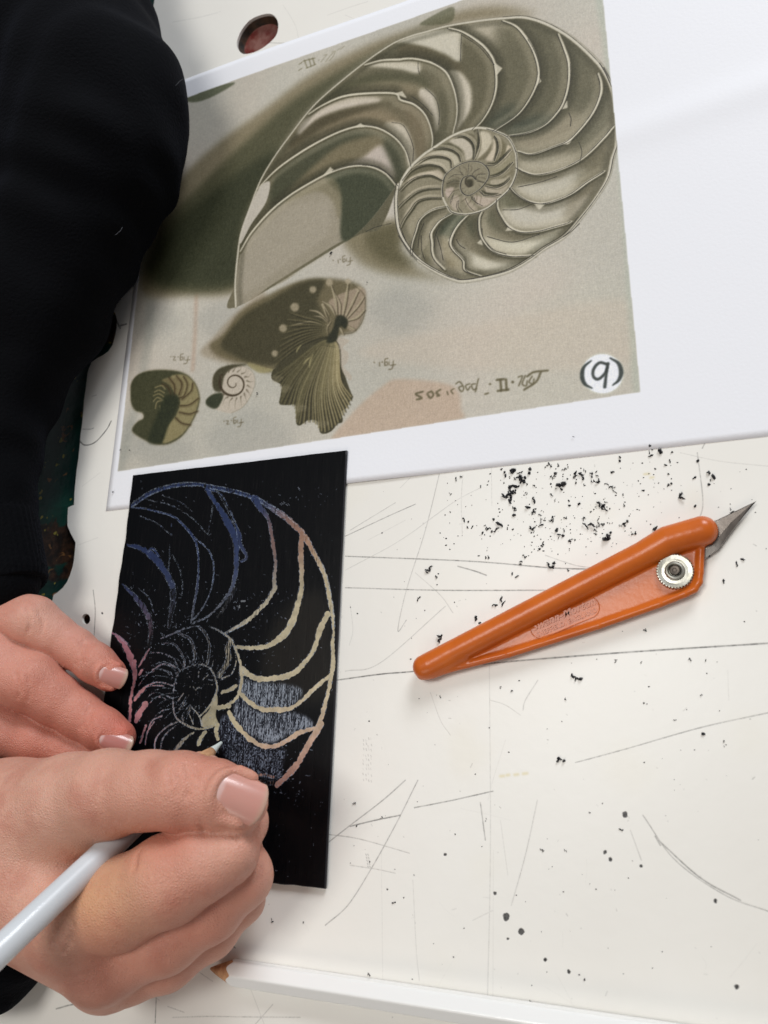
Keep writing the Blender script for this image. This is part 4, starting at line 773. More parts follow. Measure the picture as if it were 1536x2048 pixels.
edge = [(352, -260), (325, -100), (312, -20), (309, 0), (306, 18), (303, 42), (298, 70), (292, 110), (285, 150), (278, 200), (270, 260), (262, 320), (252, 380), (243, 440), (233, 500), (226, 560), (219, 600), (219, 616), (230, 626), (234, 640), (233, 656), (230, 672), (225, 690), (216, 703), (206, 710), (195, 716), (183, 724), (178, 736), (175, 746), (171, 780), (168, 800), (166, 826), (164, 850), (161, 870), (160, 885), (157, 915), (153, 942), (149, 985), (148, 1010), (142, 1012), (136, 1015), (135, 1035), (135, 1052), (141, 1066), (151, 1085), (150, 1100), (148, 1118), (146, 1131), (140, 1150), (134, 1164), (126, 1175), (116, 1184), (107, 1190), (104, 1205), (101, 1221), (92, 1270), (83, 1330), (74, 1390), (60, 1480), (44, 1580), (20, 1700), (0, 1800), (-22, 1930), (-45, 2070), (-80, 2300)]
pe = [T(x, y) for x, y in edge]
far = [np.array([.62, -.20, 0]), np.array([.62, .85, 0]), np.array([pe[0][0]-.05, .85, 0])]
poly = [Vector(p) for p in pe]+[Vector(p) for p in far]
A_h = Crop(450, 20, .26042)
hole = [Vector(T(*p)) for p in spline(A_h(92, 240, 130, 150, 200, 72, 300, 32, 370, 38, 408, 100, 395, 190, 330, 262, 240, 318, 145, 338, 98, 296), 3, True)]
hc = T(172, 1238); hole2 = [Vector(T(172+8.5*math.cos(t), 1238+10.5*math.sin(t))) for t in np.linspace(0, 2*math.pi, 20, endpoint=False)]
loops = [poly, hole, hole2]
allv = [v for lp in loops for v in lp]; tris = tessellate_polygon(loops)
up = []
for t_ in tris:
    a, c, d = (allv[i] for i in t_); t_ = list(t_)
    if (c-a).cross(d-a).z < 0: t_ = t_[::-1]
    up.append(t_)
TH = -.0013
n0 = len(allv); V = [tuple(v) for v in allv]+[(v.x, v.y, TH) for v in allv]; fs = list(up); o_ = 0
for lp in loops:
    k = len(lp)
    for i in range(k): j = (i+1) % k; fs.append([o_+i, o_+j, n0+o_+j, n0+o_+i])
    o_ += k
uvs = np.array([((v[0]-wx0)/(wx1-wx0), (v[1]-wy0)/(wy1-wy0)) for v in V])
# plate exact canvas size to uv
uvs[:, 0] = (np.array([v[0] for v in V])-wx0)*1000*5.4/w; uvs[:, 1] = (np.array([v[1] for v in V])-wy0)*1000*5.4/h
mesh_obj('laminate_top', V, fs, lam, table, smooth=False, uvs=uvs)
# painted wood under the chipped laminate: green gloss paint, bare brown wood, spots
m = bpy.data.materials.new('painted_wood'); m.use_nodes = True; nt = m.node_tree; b = nt.nodes['Principled BSDF']; L = nt.links.new
oc = nt.nodes.new('ShaderNodeTexCoord')
def nz(s, d=5, det=0):
    x = nt.nodes.new('ShaderNodeTexNoise'); x.inputs['Scale'].default_value = s; x.inputs['Detail'].default_value = d; x.inputs['Distortion'].default_value = det; L(oc.outputs['Object'], x.inputs['Vector']); return x.outputs[0]
def rng(s, a, c):
    x = nt.nodes.new('ShaderNodeMapRange'); x.inputs[1].default_value = a; x.inputs[2].default_value = c; L(s, x.inputs[0]); return x.outputs[0]
c_ = mix(srgb(16, 62, 52), srgb(10, 44, 40), rng(nz(60), .4, .6))
vc = nt.nodes.new('ShaderNodeAttribute'); vc.attribute_name = 'bare'
n_b = nt.nodes.new('ShaderNodeMath'); n_b.operation = 'MULTIPLY_ADD'; L(nz(120, 6, .6), n_b.inputs[0]); n_b.inputs[1].default_value = .8; L(vc.outputs['Fac'], n_b.inputs[2])
c_ = mix(c_, mix(srgb(62, 42, 30), srgb(30, 22, 18), rng(nz(300), .4, .6)), rng(n_b.outputs[0], .82, .88))
c_ = mix(c_, srgb(150, 140, 60), rng(nz(230, 2), .66, .69)); c_ = mix(c_, srgb(120, 84, 50), rng(nz(170, 3, 1), .66, .69))
L(c_, b.inputs['Base Color']); b.inputs['Roughness'].default_value = .32
bp = nt.nodes.new('ShaderNodeBump'); bp.inputs['Strength'].default_value = .7; bp.inputs['Distance'].default_value = .0006; L(nz(200, 6), bp.inputs['Height']); L(bp.outputs['Normal'], b.inputs['Normal'])
wood = m
# strip mesh following the ragged edge and reaching under it
ns = len(edge); cols = []
offs = [(60, -1.5), (6, -1.45), (-6, -1.6), (-20, -1.9), (-38, -2.3), (-60, -2.8), (-85, -3.4), (-105, -5), (-115, -22)]
for dx, z in offs: cols.append([T(e[0]+dx, e[1], z) if not (dx < 0) else T(min(e[0], 320-.17*e[1])+dx, e[1], z) for e in edge])
V = np.array(cols).reshape(-1, 3); V[:, 2] += (np.random.RandomState(2).rand(len(V))-.5)*.0003
idx = np.arange(len(V)).reshape(len(offs), ns); fs = np.stack([idx[:-1, :-1], idx[1:, :-1], idx[1:, 1:], idx[:-1, 1:]], -1).reshape(-1, 4)
eo = mesh_obj('painted_edge', V, fs, wood, table)
at = eo.data.attributes.new('bare', 'FLOAT', 'POINT')
ev = np.array([[e[1] for e in edge]]*len(offs)).ravel()
bare = np.exp(-((ev-1100)/75)**2)*.5+np.exp(-((ev-650)/40)**2)*.6+.1; bare[:ns*2] += .1
at.data.foreach_set('value', bare.astype(np.float32))
# plug of old paint down the hole
m_plug = mat('hole_paint', srgb(96, 30, 24), .25, .6, bump=(260, .8, .0012), mott=(150, srgb(150, 118, 108), .5))
m_wd = mat('hole_wood', srgb(64, 44, 30), .6, .3, bump=(400, .6, .0006), mott=(300, srgb(26, 20, 16), 1))
def well(name, loop, dz, mt, mw, sh=.9):
    k = len(loop); c = sum(loop, Vector())/k
    ring1 = [(v.x, v.y, TH) for v in loop]; ring2 = [(c.x+(v.x-c.x)*sh, c.y+(v.y-c.y)*sh, -dz) for v in loop]; ring3 = [(c.x+(v.x-c.x)*sh*.5, c.y+(v.y-c.y)*sh*.5, -dz-.0004) for v in loop]
    V = ring1+ring2; f = [[i, (i+1) % k, k+(i+1) % k, k+i] for i in range(k)]
    mesh_obj(name+'_wall', V, f, mw, table)
    V = ring2+ring3+[(c.x, c.y, -dz-.0003)]; f = [[i, (i+1) % k, k+(i+1) % k, k+i] for i in range(k)]+[[k+i, k+(i+1) % k, 2*k] for i in range(k)]
    mesh_obj(name+'_floor', V, f, mt, table)
well('round_hole', hole, .0042, m_plug, m_wd, .86)
well('screw_hole', hole2, .0035, mat('dark_steel', srgb(40, 40, 40), .5, .5, 0), m_wd, .8)
tag(table, 'scratched white laminate table with chipped green painted left edge and a round hole', 'table')
# floor far below the table edge
fl = mesh_obj('floor', [(-2.5, -2.5, -.74), (2.5, -2.5, -.74), (2.5, 2.5, -.74), (-2.5, 2.5, -.74)], [[0, 1, 2, 3]], mat('floor_vinyl', srgb(90, 92, 88), .6, .3, mott=(8, srgb(76, 78, 74), 1)), smooth=False)
tag(fl, kind='structure')
# ------------------------------------------------------------------ signed-distance modelling (millimetres, table frame)
def J(px, py, z, rpx):
    w_ = T(px, py, z)*1000; return np.array([w_[0], w_[1], w_[2]]), rpx*depth(px, py, z)/FPX*1000
class SDF:
    def __init__(s, lo, hi, res):
        s.lo = np.array(lo, float); s.res = res; s.n = np.maximum(4, np.ceil((np.array(hi)-s.lo)/res).astype(int))
        s.ax = [(s.lo[i]+np.arange(s.n[i])*res).astype(np.float32) for i in range(3)]
    def new(s): return np.full(s.n, 60., np.float32)
    def sub(s, lo, hi):
        a = np.clip(((np.array(lo)-s.lo)/s.res).astype(int), 0, s.n); b = np.clip(np.ceil((np.array(hi)-s.lo)/s.res).astype(int)+1, 0, s.n)
        if (b <= a).any(): return None
        return tuple(slice(a[i], b[i]) for i in range(3)), s.ax[0][a[0]:b[0], None, None], s.ax[1][None, a[1]:b[1], None], s.ax[2][None, None, a[2]:b[2]]
    def cone(s, f, a, ra, b, rb, k=0, pad=9):
        lo = np.minimum(a-ra, b-rb)-pad; hi = np.maximum(a+ra, b+rb)+pad; q = s.sub(lo, hi)
        if q is None: return
        sl, X, Y, Z = q; ab = (b-a); L2 = float(ab@ab)+1e-9
        t = np.clip(((X-a[0])*ab[0]+(Y-a[1])*ab[1]+(Z-a[2])*ab[2])/L2, 0, 1)
        d = np.sqrt((X-a[0]-t*ab[0])**2+(Y-a[1]-t*ab[1])**2+(Z-a[2]-t*ab[2])**2)-(ra+(rb-ra)*t)
        f[sl] = smin(f[sl], d.astype(np.float32), k)
    def ball(s, f, c, r, k=0, pad=9, sc=(1, 1, 1), rot=None):
        R_ = r*max(sc)+pad; q = s.sub(c-R_, c+R_)
        if q is None: return
        sl, X, Y, Z = q; X, Y, Z = X-c[0], Y-c[1], Z-c[2]
        if rot is not None: X, Y, Z = (rot[i][0]*X+rot[i][1]*Y+rot[i][2]*Z for i in range(3))
        d = (np.sqrt((X/sc[0])**2+(Y/sc[1])**2+(Z/sc[2])**2)-r)*min(sc)
        f[sl] = smin(f[sl], d.astype(np.float32), k)
    def chain(s, pts, k=2.5, pad=9):
        """pts: (px,py,z,r_px) list -> field"""
        f = s.new(); q = [J(*p) for p in pts]
        for (a, ra), (b, rb) in zip(q[:-1], q[1:]): s.cone(f, a, ra, b, rb, k, pad)
        return f
    def groove(s, f, pts, r, depth_, k=.8):
        """crease pressed along a 3-D polyline given in mm"""
        g = s.new()
        for a, b in zip(pts[:-1], pts[1:]): s.cone(g, np.array(a), r, np.array(b), r, 0, 3)
        f[:] = -smin(-f, g, k)
    def mesh(s, f, iso=0.0, cap=None):
        if cap is not None: f = np.maximum(f, cap)
        f[0], f[-1], f[:, 0], f[:, -1], f[:, :, 0], f[:, :, -1] = (np.maximum(x, .5) for x in (f[0], f[-1], f[:, 0], f[:, -1], f[:, :, 0], f[:, :, -1]))
        g = vdb.FloatGrid(60.0); g.copyFromArray(f); p, tr, q = g.convertToPolygons(iso, 0.0)
        return (p*s.res+s.lo)*.001, [list(map(int, t[::-1])) for t in q]+[list(map(int, t[::-1])) for t in tr]
def smin(a, b, k):
    if k <= 0: return np.minimum(a, b)
    h_ = np.clip(.5+.5*(b-a)/k, 0, 1); return b*(1-h_)+a*h_-k*h_*(1-h_)

# ------------------------------------------------------------------ craft knife
KZ = 4.2
kA, _ = J(842, 1340, KZ, 1); kB, _ = J(1414, 1052, KZ, 1)
ku = (kB-kA); KL = np.linalg.norm(ku); ku /= KL; kz = np.array([0, 0, 1.]); kv = np.cross(kz, ku)     # kv points to the upper side
def kp(px, py, z=0): w_ = T(px, py, z)*1000; return w_
KC = Crop(780, 980, .49219)
S = SDF(np.minimum(kA, kB)-[12, 16, 6], np.maximum(kA, kB)+[10, 12, 8], .26)
ridge = S.new()
for a, b in ((( 850, 1334, 3.9, 24.5), (1285, 1110, 4.3, 27)), ((1285, 1110, 4.3, 27), (1335, 1082, 4.5, 30)), ((1335, 1082, 4.5, 30), (1404, 1062, 4.5, 30))):
    (p, r), (q, r2) = J(*a), J(*b); S.cone(ridge, p, r, q, r2, 0)
def prism(S, poly, z0, z1, rnd=.6):
    """extruded polygon, rounded"""
    P_ = np.array([p[:2] for p in poly]); X = S.ax[0][:, None]; Y = S.ax[1][None]
    d = np.full((len(S.ax[0]), len(S.ax[1])), 1e9, np.float32); ins = np.zeros(d.shape, bool)
    for a, b in zip(P_, np.roll(P_, -1, 0)):
        ab = b-a; t = np.clip(((X-a[0])*ab[0]+(Y-a[1])*ab[1])/(ab@ab), 0, 1); d = np.minimum(d, np.hypot(X-a[0]-t*ab[0], Y-a[1]-t*ab[1]))
        cnd = (a[1] > Y) != (b[1] > Y); ins ^= cnd & (X < (b[0]-a[0])*(Y-a[1])/((b[1]-a[1]) or 1e-9)+a[0])
    d = np.where(ins, -d, d)+rnd; zz_ = np.abs(S.ax[2]-(z0+z1)/2)-(z1-z0)/2+rnd
    dx = d[:, :, None]; dz = zz_[None, None]
    return (np.hypot(np.maximum(dx, 0), np.maximum(dz, 0))+np.minimum(np.maximum(dx, dz), 0)-rnd).astype(np.float32)
web_top = [(900, 1310), (1414, 1055)]
low = [(846, 1356), (1020, 1312), (1200, 1255), (1322, 1212), (1372, 1192), (1392, 1182), (1401, 1168), (1403, 1148), (1406, 1090)]
webp = [kp(x, y, 3) for x, y in [(846, 1344), (1000, 1262), (1200, 1160), (1400, 1060)]+low[::-1]]
web = prism(S, webp, .7, 3.6, .8)
rimf = S.new()
for a, b in zip(low[:-1], low[1:]):
    (p, r), (q, r2) = J(a[0]-3, a[1]-4, 3.4, 7), J(b[0]-3, b[1]-4, 3.4, 7); S.cone(rimf, p, r, q, r2, .4)
body = smin(ridge, smin(web, rimf, .9), .9)
tail = S.new(); (p, r), (q, r2) = J(862, 1332, 3.7, 23), J(925, 1310, 3.2, 17); S.cone(tail, p, r, q, r2, 0); body = smin(body, tail, 1.2)
body = np.maximum(body, (0.15-S.ax[2])[None, None]*np.ones_like(body))
kv_, kf_ = S.mesh(body)
m_or = mat('orange_plastic', srgb(203, 102, 32), .3, .42, bump=(420, .3, .0003), mott=(70, srgb(190, 90, 26), 1))
m_st = mat('blade_steel', srgb(142, 137, 132), .34, .5, 1, bump=(700, .12, .0002), mott=(90, srgb(112, 104, 98), .8))
m_zn = mat('zinc_plate', srgb(184, 184, 176), .38, .5, 1, bump=(420, .3, .0003), mott=(160, srgb(150, 146, 128), 1))
m_dk = mat('screw_dark', srgb(84, 78, 72), .4, .5, .9, bump=(700, .3, .0003))
knife = empty('craft_knife', tuple(kA*[.001, .001, 0]))
mesh_obj('handle', kv_, kf_, m_or, knife)
# blade: bevelled triangle
bl = [kp(x, y, 2.0) for x, y in ((1513, 1002), (1434, 1040), (1380, 1060), (1340, 1100), (1390, 1125), (1410, 1117), (1437, 1098), (1470, 1053))]
bl2 = [kp(x, y, 2.0) for x, y in ((1503, 1009), (1434, 1042), (1378, 1062), (1344, 1098), (1388, 1110), (1403, 1106), (1425, 1090), (1461, 1046))]
V = [(*p[:2], 2.05) for p in bl]+[(*p[:2], 2.3) for p in bl2]+[(*p[:2], 1.8) for p in bl2]
n = 8; fs = [[n+i for i in range(n)][::-1], [2*n+i for i in range(n)]]
for i in range(n): j = (i+1) % n; fs += [[i, n+i, n+j, j], [j, 2*n+j, 2*n+i, i]]
mesh_obj('blade', np.array(V)*.001, fs, m_st, knife, smooth=False)
# knurled wheel
wc = kp(1350, 1143, 4.3); wr = J(1350, 1143, 4.3, 35)[1]
def lathe(c, prof, nseg, name, mt, parent, tooth=None):
    V = []; 
    for r, z in prof:
        for i in range(nseg):
            a = 2*math.pi*i/nseg; rr_ = r-(tooth if tooth and r > wr*.93 and i % 5 < 2 else 0)
            V.append(((c[0]+rr_*math.cos(a))*.001, (c[1]+rr_*math.sin(a))*.001, z*.001))
    fs = []
    for k in range(len(prof)-1):
        for i in range(nseg): j = (i+1) % nseg; fs.append([k*nseg+i, k*nseg+j, (k+1)*nseg+j, (k+1)*nseg+i])
    fs.append([(len(prof)-1)*nseg+i for i in range(nseg)])
    o = mesh_obj(name, V, fs, mt, parent, smooth=False)
    return o
wh = lathe(wc, [(wr*1.02, 3.4), (wr*1.02, 4.7), (wr*.99, 4.95), (wr*.93, 5.0), (wr*.72, 4.86), (wr*.6, 4.9)], 180, 'clamp_wheel', m_zn, knife, .5)
lathe(wc, [(wr*.56, 4.9), (wr*.54, 5.7), (wr*.48, 6.1), (wr*.40, 6.2), (wr*.33, 5.9), (wr*.30, 5.5)], 48, 'collar', m_zn, wh)
lathe(wc, [(wr*.29, 5.2), (wr*.29, 6.1), (wr*.24, 6.35), (wr*.12, 6.3), (wr*.09, 6.1)], 40, 'screw', m_dk, wh)
# moulded plaque with lettering
def text_mesh(name, body_, size, origin, xdir, ydir, z, ext, mt, parent, shear=0, sp=1.0):
    cu = bpy.data.curves.new(name, 'FONT'); cu.body = body_; cu.size = size; cu.shear = shear; cu.space_character = sp; cu.extrude = ext; cu.offset = .02*size; cu.resolution_u = 3
    cu.align_x = 'CENTER'; cu.align_y = 'CENTER'
    o = bpy.data.objects.new('tmp', cu); COL.objects.link(o); bpy.context.view_layer.update()
    me = bpy.data.meshes.new_from_object(o.evaluated_get(bpy.context.evaluated_depsgraph_get()))
    V = np.array([v.co[:] for v in me.vertices]); fs = [list(p.vertices) for p in me.polygons]
    bpy.data.objects.remove(o); bpy.data.curves.remove(cu); bpy.data.meshes.remove(me)
    W_ = origin+V[:, :1]*xdir+V[:, 1:2]*ydir; W_[:, 2] = z+V[:, 2]
    return mesh_obj(name, W_*.001, fs, mt, parent, smooth=False)
pl0, pl1 = kp(*KC(598, 566)[0], 3.6), kp(*KC(822, 470)[0], 3.6)
px_ = (pl1-pl0); plen = np.linalg.norm(px_); px_ /= plen; py_ = np.cross(kz, px_); pcn = (pl0+pl1)/2
hw = 3.3
st = []
for i in range(64):
    a = 2*math.pi*i/64; sx = math.copysign(plen/2-1.2, math.cos(a)) if abs(math.cos(a)) > 1e-6 else 0
    st.append(pcn+px_*(sx+hw*math.cos(a))+py_*(hw*math.sin(a))*(1-.14*math.copysign(1, -math.cos(a))*0))
V = []; fs = []; k = len(st)
for t_, zz_ in ((0, 3.5), (0, 3.82), (.28, 3.82), (.28, 3.5)):
    for p in st: d_ = (pcn-p); d_ /= np.linalg.norm(d_); q = p+d_*t_; V.append((q[0]*.001, q[1]*.001, zz_*.001))
for r_ in range(3):
    for i in range(k): j = (i+1) % k; fs.append([r_*k+i, r_*k+j, (r_+1)*k+j, (r_+1)*k+i])
mesh_obj('plaque_border', V, fs, m_or, knife)
text_mesh('lettering', 'Swann-Morton', 3.3, pcn+py_*.95, px_, py_, 3.72, .17, m_or, knife, .35, 1.02)
text_mesh('lettering', 'SHEFFIELD. ENGLAND', 1.9, pcn-py_*1.6, px_, py_, 3.72, .17, m_or, knife, 0, 1.05)
tag(knife, 'orange plastic craft knife with pointed steel blade and knurled metal wheel', 'craft knife')

# ------------------------------------------------------------------ pencils
m_wh = mat('white_lacquer', srgb(240, 240, 238), .25, .5, bump=(200, .06, .0003), coat=.3)
m_gy = mat('pale_grey_lacquer', srgb(208, 213, 217), .3, .5, bump=(200, .06, .0003), coat=.2)
m_wd2 = mat('pencil_wood', srgb(205, 160, 122), .7, .2, bump=(900, .5, .0004), mott=(420, srgb(160, 112, 78), .8))
m_ld = mat('white_lead', srgb(206, 214, 210), .5, .3, bump=(900, .3, .0003))
def pencil(name, tip, end, R_, six, mpaint, cone_len=13., lead=True, lead_r=1.5):
    tip, end = np.array(tip, float), np.array(end, float); ax_ = end-tip; Ln = np.linalg.norm(ax_); ax_ /= Ln
    s1 = np.cross(ax_, [0, 0, 1.]); s1 /= np.linalg.norm(s1); s2 = np.cross(s1, ax_)
    NS = 72; th = np.linspace(0, 2*math.pi, NS, endpoint=False)+.26
    rh = (R_*math.cos(math.pi/6)/np.cos((th+math.pi/6) % (math.pi/3)-math.pi/6)) if six else np.full(NS, R_)
    rh = np.minimum(rh, R_*.97); slope = R_/cone_len
    sb = rh/slope+(np.sin(th*6+1)*.5+np.sin(th*2)*.5 if not six else np.sin(th*5)*.3)
    def rings(list_s_r): 
        V = []
        for s_, r_ in list_s_r: V += [tip+ax_*s_[i]+(s1*math.cos(th[i])+s2*math.sin(th[i]))*r_[i] for i in range(NS)]
        return np.array(V)*.001
    def faces(n, cap0=False, cap1=False):
        f = [[k*NS+i, (k+1)*NS+i, (k+1)*NS+(i+1) % NS, k*NS+(i+1) % NS] for k in range(n-1) for i in range(NS)]
        if cap0: f.append(list(range(NS)))
        if cap1: f.append([(n-1)*NS+i for i in range(NS)][::-1])
        return f
    e = empty(name, tuple(tip*.001))
    one = np.ones(NS); ls = lead_r/slope
    L_ = [(one*.6, one*.28), (one*.9, one*.5), (one*(ls*.6), one*lead_r*.62), (one*ls, one*lead_r)]
    if lead: mesh_obj('lead', rings(L_), faces(4, True), m_ld, e)
    W_ = [(one*(ls-.02), one*lead_r), (one*(ls+2.5), one*(ls+2.5)*slope), (sb*.8, sb*.8*slope), (sb, rh*1.0)]
    if not lead: W_ = [(one*1.6, one*.35)]+W_[1:] 
    mesh_obj('sharpened_wood', rings(W_), faces(len(W_), True), m_wd2, e)
    B_ = [(sb-.05, rh*.985), (sb+.1, rh*1.02), (sb+.6, rh*1.02)]+[(one*Ln*t+(1-t)*sb, rh*1.02) for t in (.2, .5, .8, .99)]+[(one*Ln, rh*.93)]
    mesh_obj('barrel', rings(B_), faces(len(B_), False, True), mpaint, e)
    return e
tipA = T(446, 1482, 2.6)*1000; pA = T(2, 1899, 72)*1000; dA = (pA-tipA)/np.linalg.norm(pA-tipA)
held = pencil('pencil', tipA, tipA+dA*165, 3.75, False, m_gy, 14.)
tag(held, 'pale grey round pencil gripped in the drawing hand, white point on the board', 'pencil')
tipB = T(413, 1936, 2.4)*1000; pB = T(1090, 2041, 3.7)*1000; dB = (pB-tipB)/np.linalg.norm(pB-tipB)
lyp = pencil('pencil', tipB, tipB+dB*172, 3.9, True, m_wh, 11., False, .6)
tag(lyp, 'white six-sided pencil with bare wooden point lying along the bottom of the picture', 'pencil')

# ------------------------------------------------------------------ curls of scraped ink on the table
m_cr = mat('ink_crumb', srgb(22, 24, 34), .36, .5, bump=(900, .8, .0006))
m_cr2 = mat('ink_fleck', srgb(34, 34, 40), .55, .4)
rs = np.random.RandomState(77)
def lump(r, seed, curl=False):
    """a shaving: a few crinkled flakes and hooks stuck together"""
    q = np.random.RandomState(seed); bm = bmesh.new()
    def strip(p, d, n_, wd, dz):
        vs = []
        for i in range(n_):
            ww = wd*(.35+math.sin(math.pi*(i+.5)/n_))*q.uniform(.6, 1.2); nrm = np.array([-math.sin(d), math.cos(d), 0])
            vs.append([bm.verts.new(p+nrm*ww*.5+[0, 0, q.uniform(0, .12)*r]), bm.verts.new(p-nrm*ww*.5+[0, 0, q.uniform(0, .12)*r]), bm.verts.new(p+[0, 0, ww*.6+q.uniform(0, .2)*r])])
            p = p+np.array([math.cos(d), math.sin(d), dz*math.sin(i*.9)])*r*.24; p[2] = max(0, p[2]); d += q.uniform(-1.1, 1.25)
        for a_, c_ in zip(vs[:-1], vs[1:]):
            for i, j in ((0, 1), (1, 2), (2, 0)): bm.faces.new((a_[i], a_[j], c_[j], c_[i]))
        bm.faces.new(vs[0]); bm.faces.new(vs[-1][::-1])
    for k in range(q.randint(2, 5) if curl else q.randint(2, 4)):
        o_ = np.array([q.uniform(-.5, .5), q.uniform(-.5, .5), 0])*r
        strip(o_, q.uniform(0, 6.28), q.randint(4, 8) if curl else q.randint(3, 5), r*(q.uniform(.18, .42) if curl else q.uniform(.45, .95)), .35)
    me = bpy.data.meshes.new('ink_crumb'); bm.to_mesh(me); bm.free(); me.materials.append(m_cr); me.update(); return me
lib = {(c, i): lump(1.0, 100+i+(50 if c else 0), c) for c in (0, 1) for i in range(16)}
def crumb(px, py, rpx, label, curl=None, group=None, k=[0]):
    curl = rs.rand() < .7 if curl is None else curl; k[0] += 1
    o = bpy.data.objects.new('ink_crumb', lib[(int(curl), (k[0]*5) % 16)]); COL.objects.link(o)
    o.location = TV(px, py, 0); sc = rpx*depth(px, py)/FPX; o.scale = (sc, sc, sc*rs.uniform(.7, 1.3)); o.rotation_euler = (0, 0, rs.uniform(0, 6.28))
    o['label'] = label; o['category'] = 'ink crumb'
    if group: o['group'] = group
    return o
for px, py, r, cu, lb in (
  (1213, 1078, 13, 0, 'largest black ink crumb, a thick lump just above the orange handle of the knife'),
  (1217, 1068, 7, 0, 'rounded black nub touching the top of the largest ink lump'),
  (1422, 950, 10, 0, 'fat oval black crumb below the paper edge, above the knife blade tip'),
  (1421, 966, 6, 1, 'small grey-edged curl hanging under the fat oval crumb near the blade'),
  (1007, 1200, 9, 1, 'tall forked black curl left of the orange handle'),
  (998, 1212, 8, 1, 'flat black curl at the foot of the forked curl left of the handle'),
  (885, 1269, 10, 1, 'spidery branching black curl just above the rounded end of the knife'),
  (1151, 1352, 10, 1, 'black twisted crumb on bare table beneath the middle of the knife'),
  (1121, 1522, 9, 1, 'lone black twisted crumb below the knife, near the long faint cut line'),
  (972, 1114, 8, 1, 'black curl beside the thin ruled scratch left of the knife'),
  (1067, 1060, 9, 1, 'cluster of small black curls in the middle of the scatter'),
  (1032, 970, 10, 1, 'dense black curl at the left of the scatter under the paper edge'),
  (1476, 1121, 8, 1, 'black curl to the right below the steel blade'),
  (1405, 1468, 7, 0, 'small black crumb alone at the right under the knife'),
  (1446, 1163, 5, 0, 'tiny black crumb right of the metal wheel'),
  (1390, 1012, 6, 0, 'black crumb by the upper edge of the blade'),
  (1461, 1023, 6, 1, 'thin black curl touching the blade near its point')): crumb(px, py, r*1.15, lb, bool(cu))
def region(x, y):
    if y > 1085: return 'black ink crumb strewn just above and left of the knife handle', 'ink crumbs above and left of the knife handle'
    if y < 945-(x-870)*.112+48: return 'black ink crumb tucked close under the bottom edge of the printed sheet', 'ink crumbs along the paper edge'
    if x < 1000: return 'black ink crumb on the thin left fringe of the scatter under the paper', 'ink crumbs at the left fringe'
    if x < 1095: return 'black ink crumb in the crowded left part of the scatter under the paper', 'ink crumbs in the crowded left part'
    if x < 1220: return 'black ink crumb in the middle of the scatter between paper and knife', 'ink crumbs in the middle of the scatter'
    return 'black ink crumb in the loose right part of the scatter, near the blade', 'ink crumbs near the blade'
dense = [(1003, 938), (1010, 948), (1026, 936), (1035, 950), (1030, 962), (1040, 968), (1022, 978), (1046, 958), (1052, 985), (1015, 995), (1024, 1000), (1066, 1010), (1072, 1020), (1030, 1018), (1028, 1030), (1080, 1048), (1092, 933), (1100, 930), (1106, 948), (1108, 955), (1150, 945), (1155, 950), (1163, 955), (1182, 950), (1188, 963), (1200, 962), (1223, 972), (1226, 978), (1080, 1098), (1086, 1090), (1113, 1060), (1120, 1072), (1140, 1082), (1148, 1080), (1129, 1068), (1180, 1055), (1193, 1058), (1205, 1020), (1211, 1016), (1252, 1048), (1242, 1052), (1322, 1060), (1340, 970), (1338, 928), (1336, 948), (1388, 955), (1396, 922), (1298, 910), (1240, 918), (1160, 1010), (1137, 1013), (1124, 978), (1100, 985), (1061, 945), (1126, 965), (1268, 1066), (1310, 1056), (1360, 998), (930, 1041), (940, 1057), (965, 1066), (975, 1058), (984, 1063), (1000, 1055), (1344, 905), (1316, 906), (1300, 896), (950, 1236), (960, 1244), (1136, 1144), (839, 1197), (1050, 1112), (1040, 1128), (1105, 1127), (1095, 1130), (1028, 1153), (875, 1150), (858, 1141)]
for i, (x, y) in enumerate(dense):
    lb, g = region(x, y)
    crumb(x, y, rs.choice([5.0, 6, 7, 9, 12])*rs.uniform(.9, 1.1), lb, None, g)
for _ in range(70):
    x = np.clip(rs.normal(1110, 110), 900, 1380); y = rs.uniform(925, 1080)
    if x > 1280 and y > 1040: continue
    if y < 945-(x-870)*.112+12: y += 25
    lb, g = region(x, y); crumb(x, y, rs.uniform(2.8, 5.4), lb, None, g)
for x, y in ((1230, 1322), (1233, 1322), (1379, 1315), (1412, 1322), (1283, 1325), (1000, 1376), (1022, 1381), (880, 1394), (1449, 1490), (1451, 1482), (709, 1606), (713, 1652), (764, 1636), (828, 1750), (788, 1805), (909, 1668), (1131, 1700), (1168, 1958), (736, 1945), (1062, 2002), (1290, 1260), (1404, 1390), (1130, 1400), (1240, 1660), (973, 1640), (1180, 1628), (1085, 1700), (570, 1616), (543, 1842), (607, 1845), (1350, 1440), (1290, 1408)):
    far_ = x < 1000
    crumb(x, y, rs.uniform(2.8, 5), 'isolated black ink speck on the bare table between the board and the pencil' if far_ else 'isolated black ink speck on the bare table below the knife at the right', None, 'ink specks beside the board' if far_ else 'ink specks below the knife')
for x, y in ((663, 507), (736, 566), (515, 788), (243, 900), (228, 985), (261, 902), (1148, 874)):
    o = crumb(x, y, rs.uniform(2, 3.6) if x != 663 else 4.2, 'one of the tiny black ink specks lying on the printed sheet' if x != 663 else 'black speck of ink lying on the print, below the big dark shell opening', False, 'ink specks on the printed sheet' if x != 663 else None); o.location.z = .0006
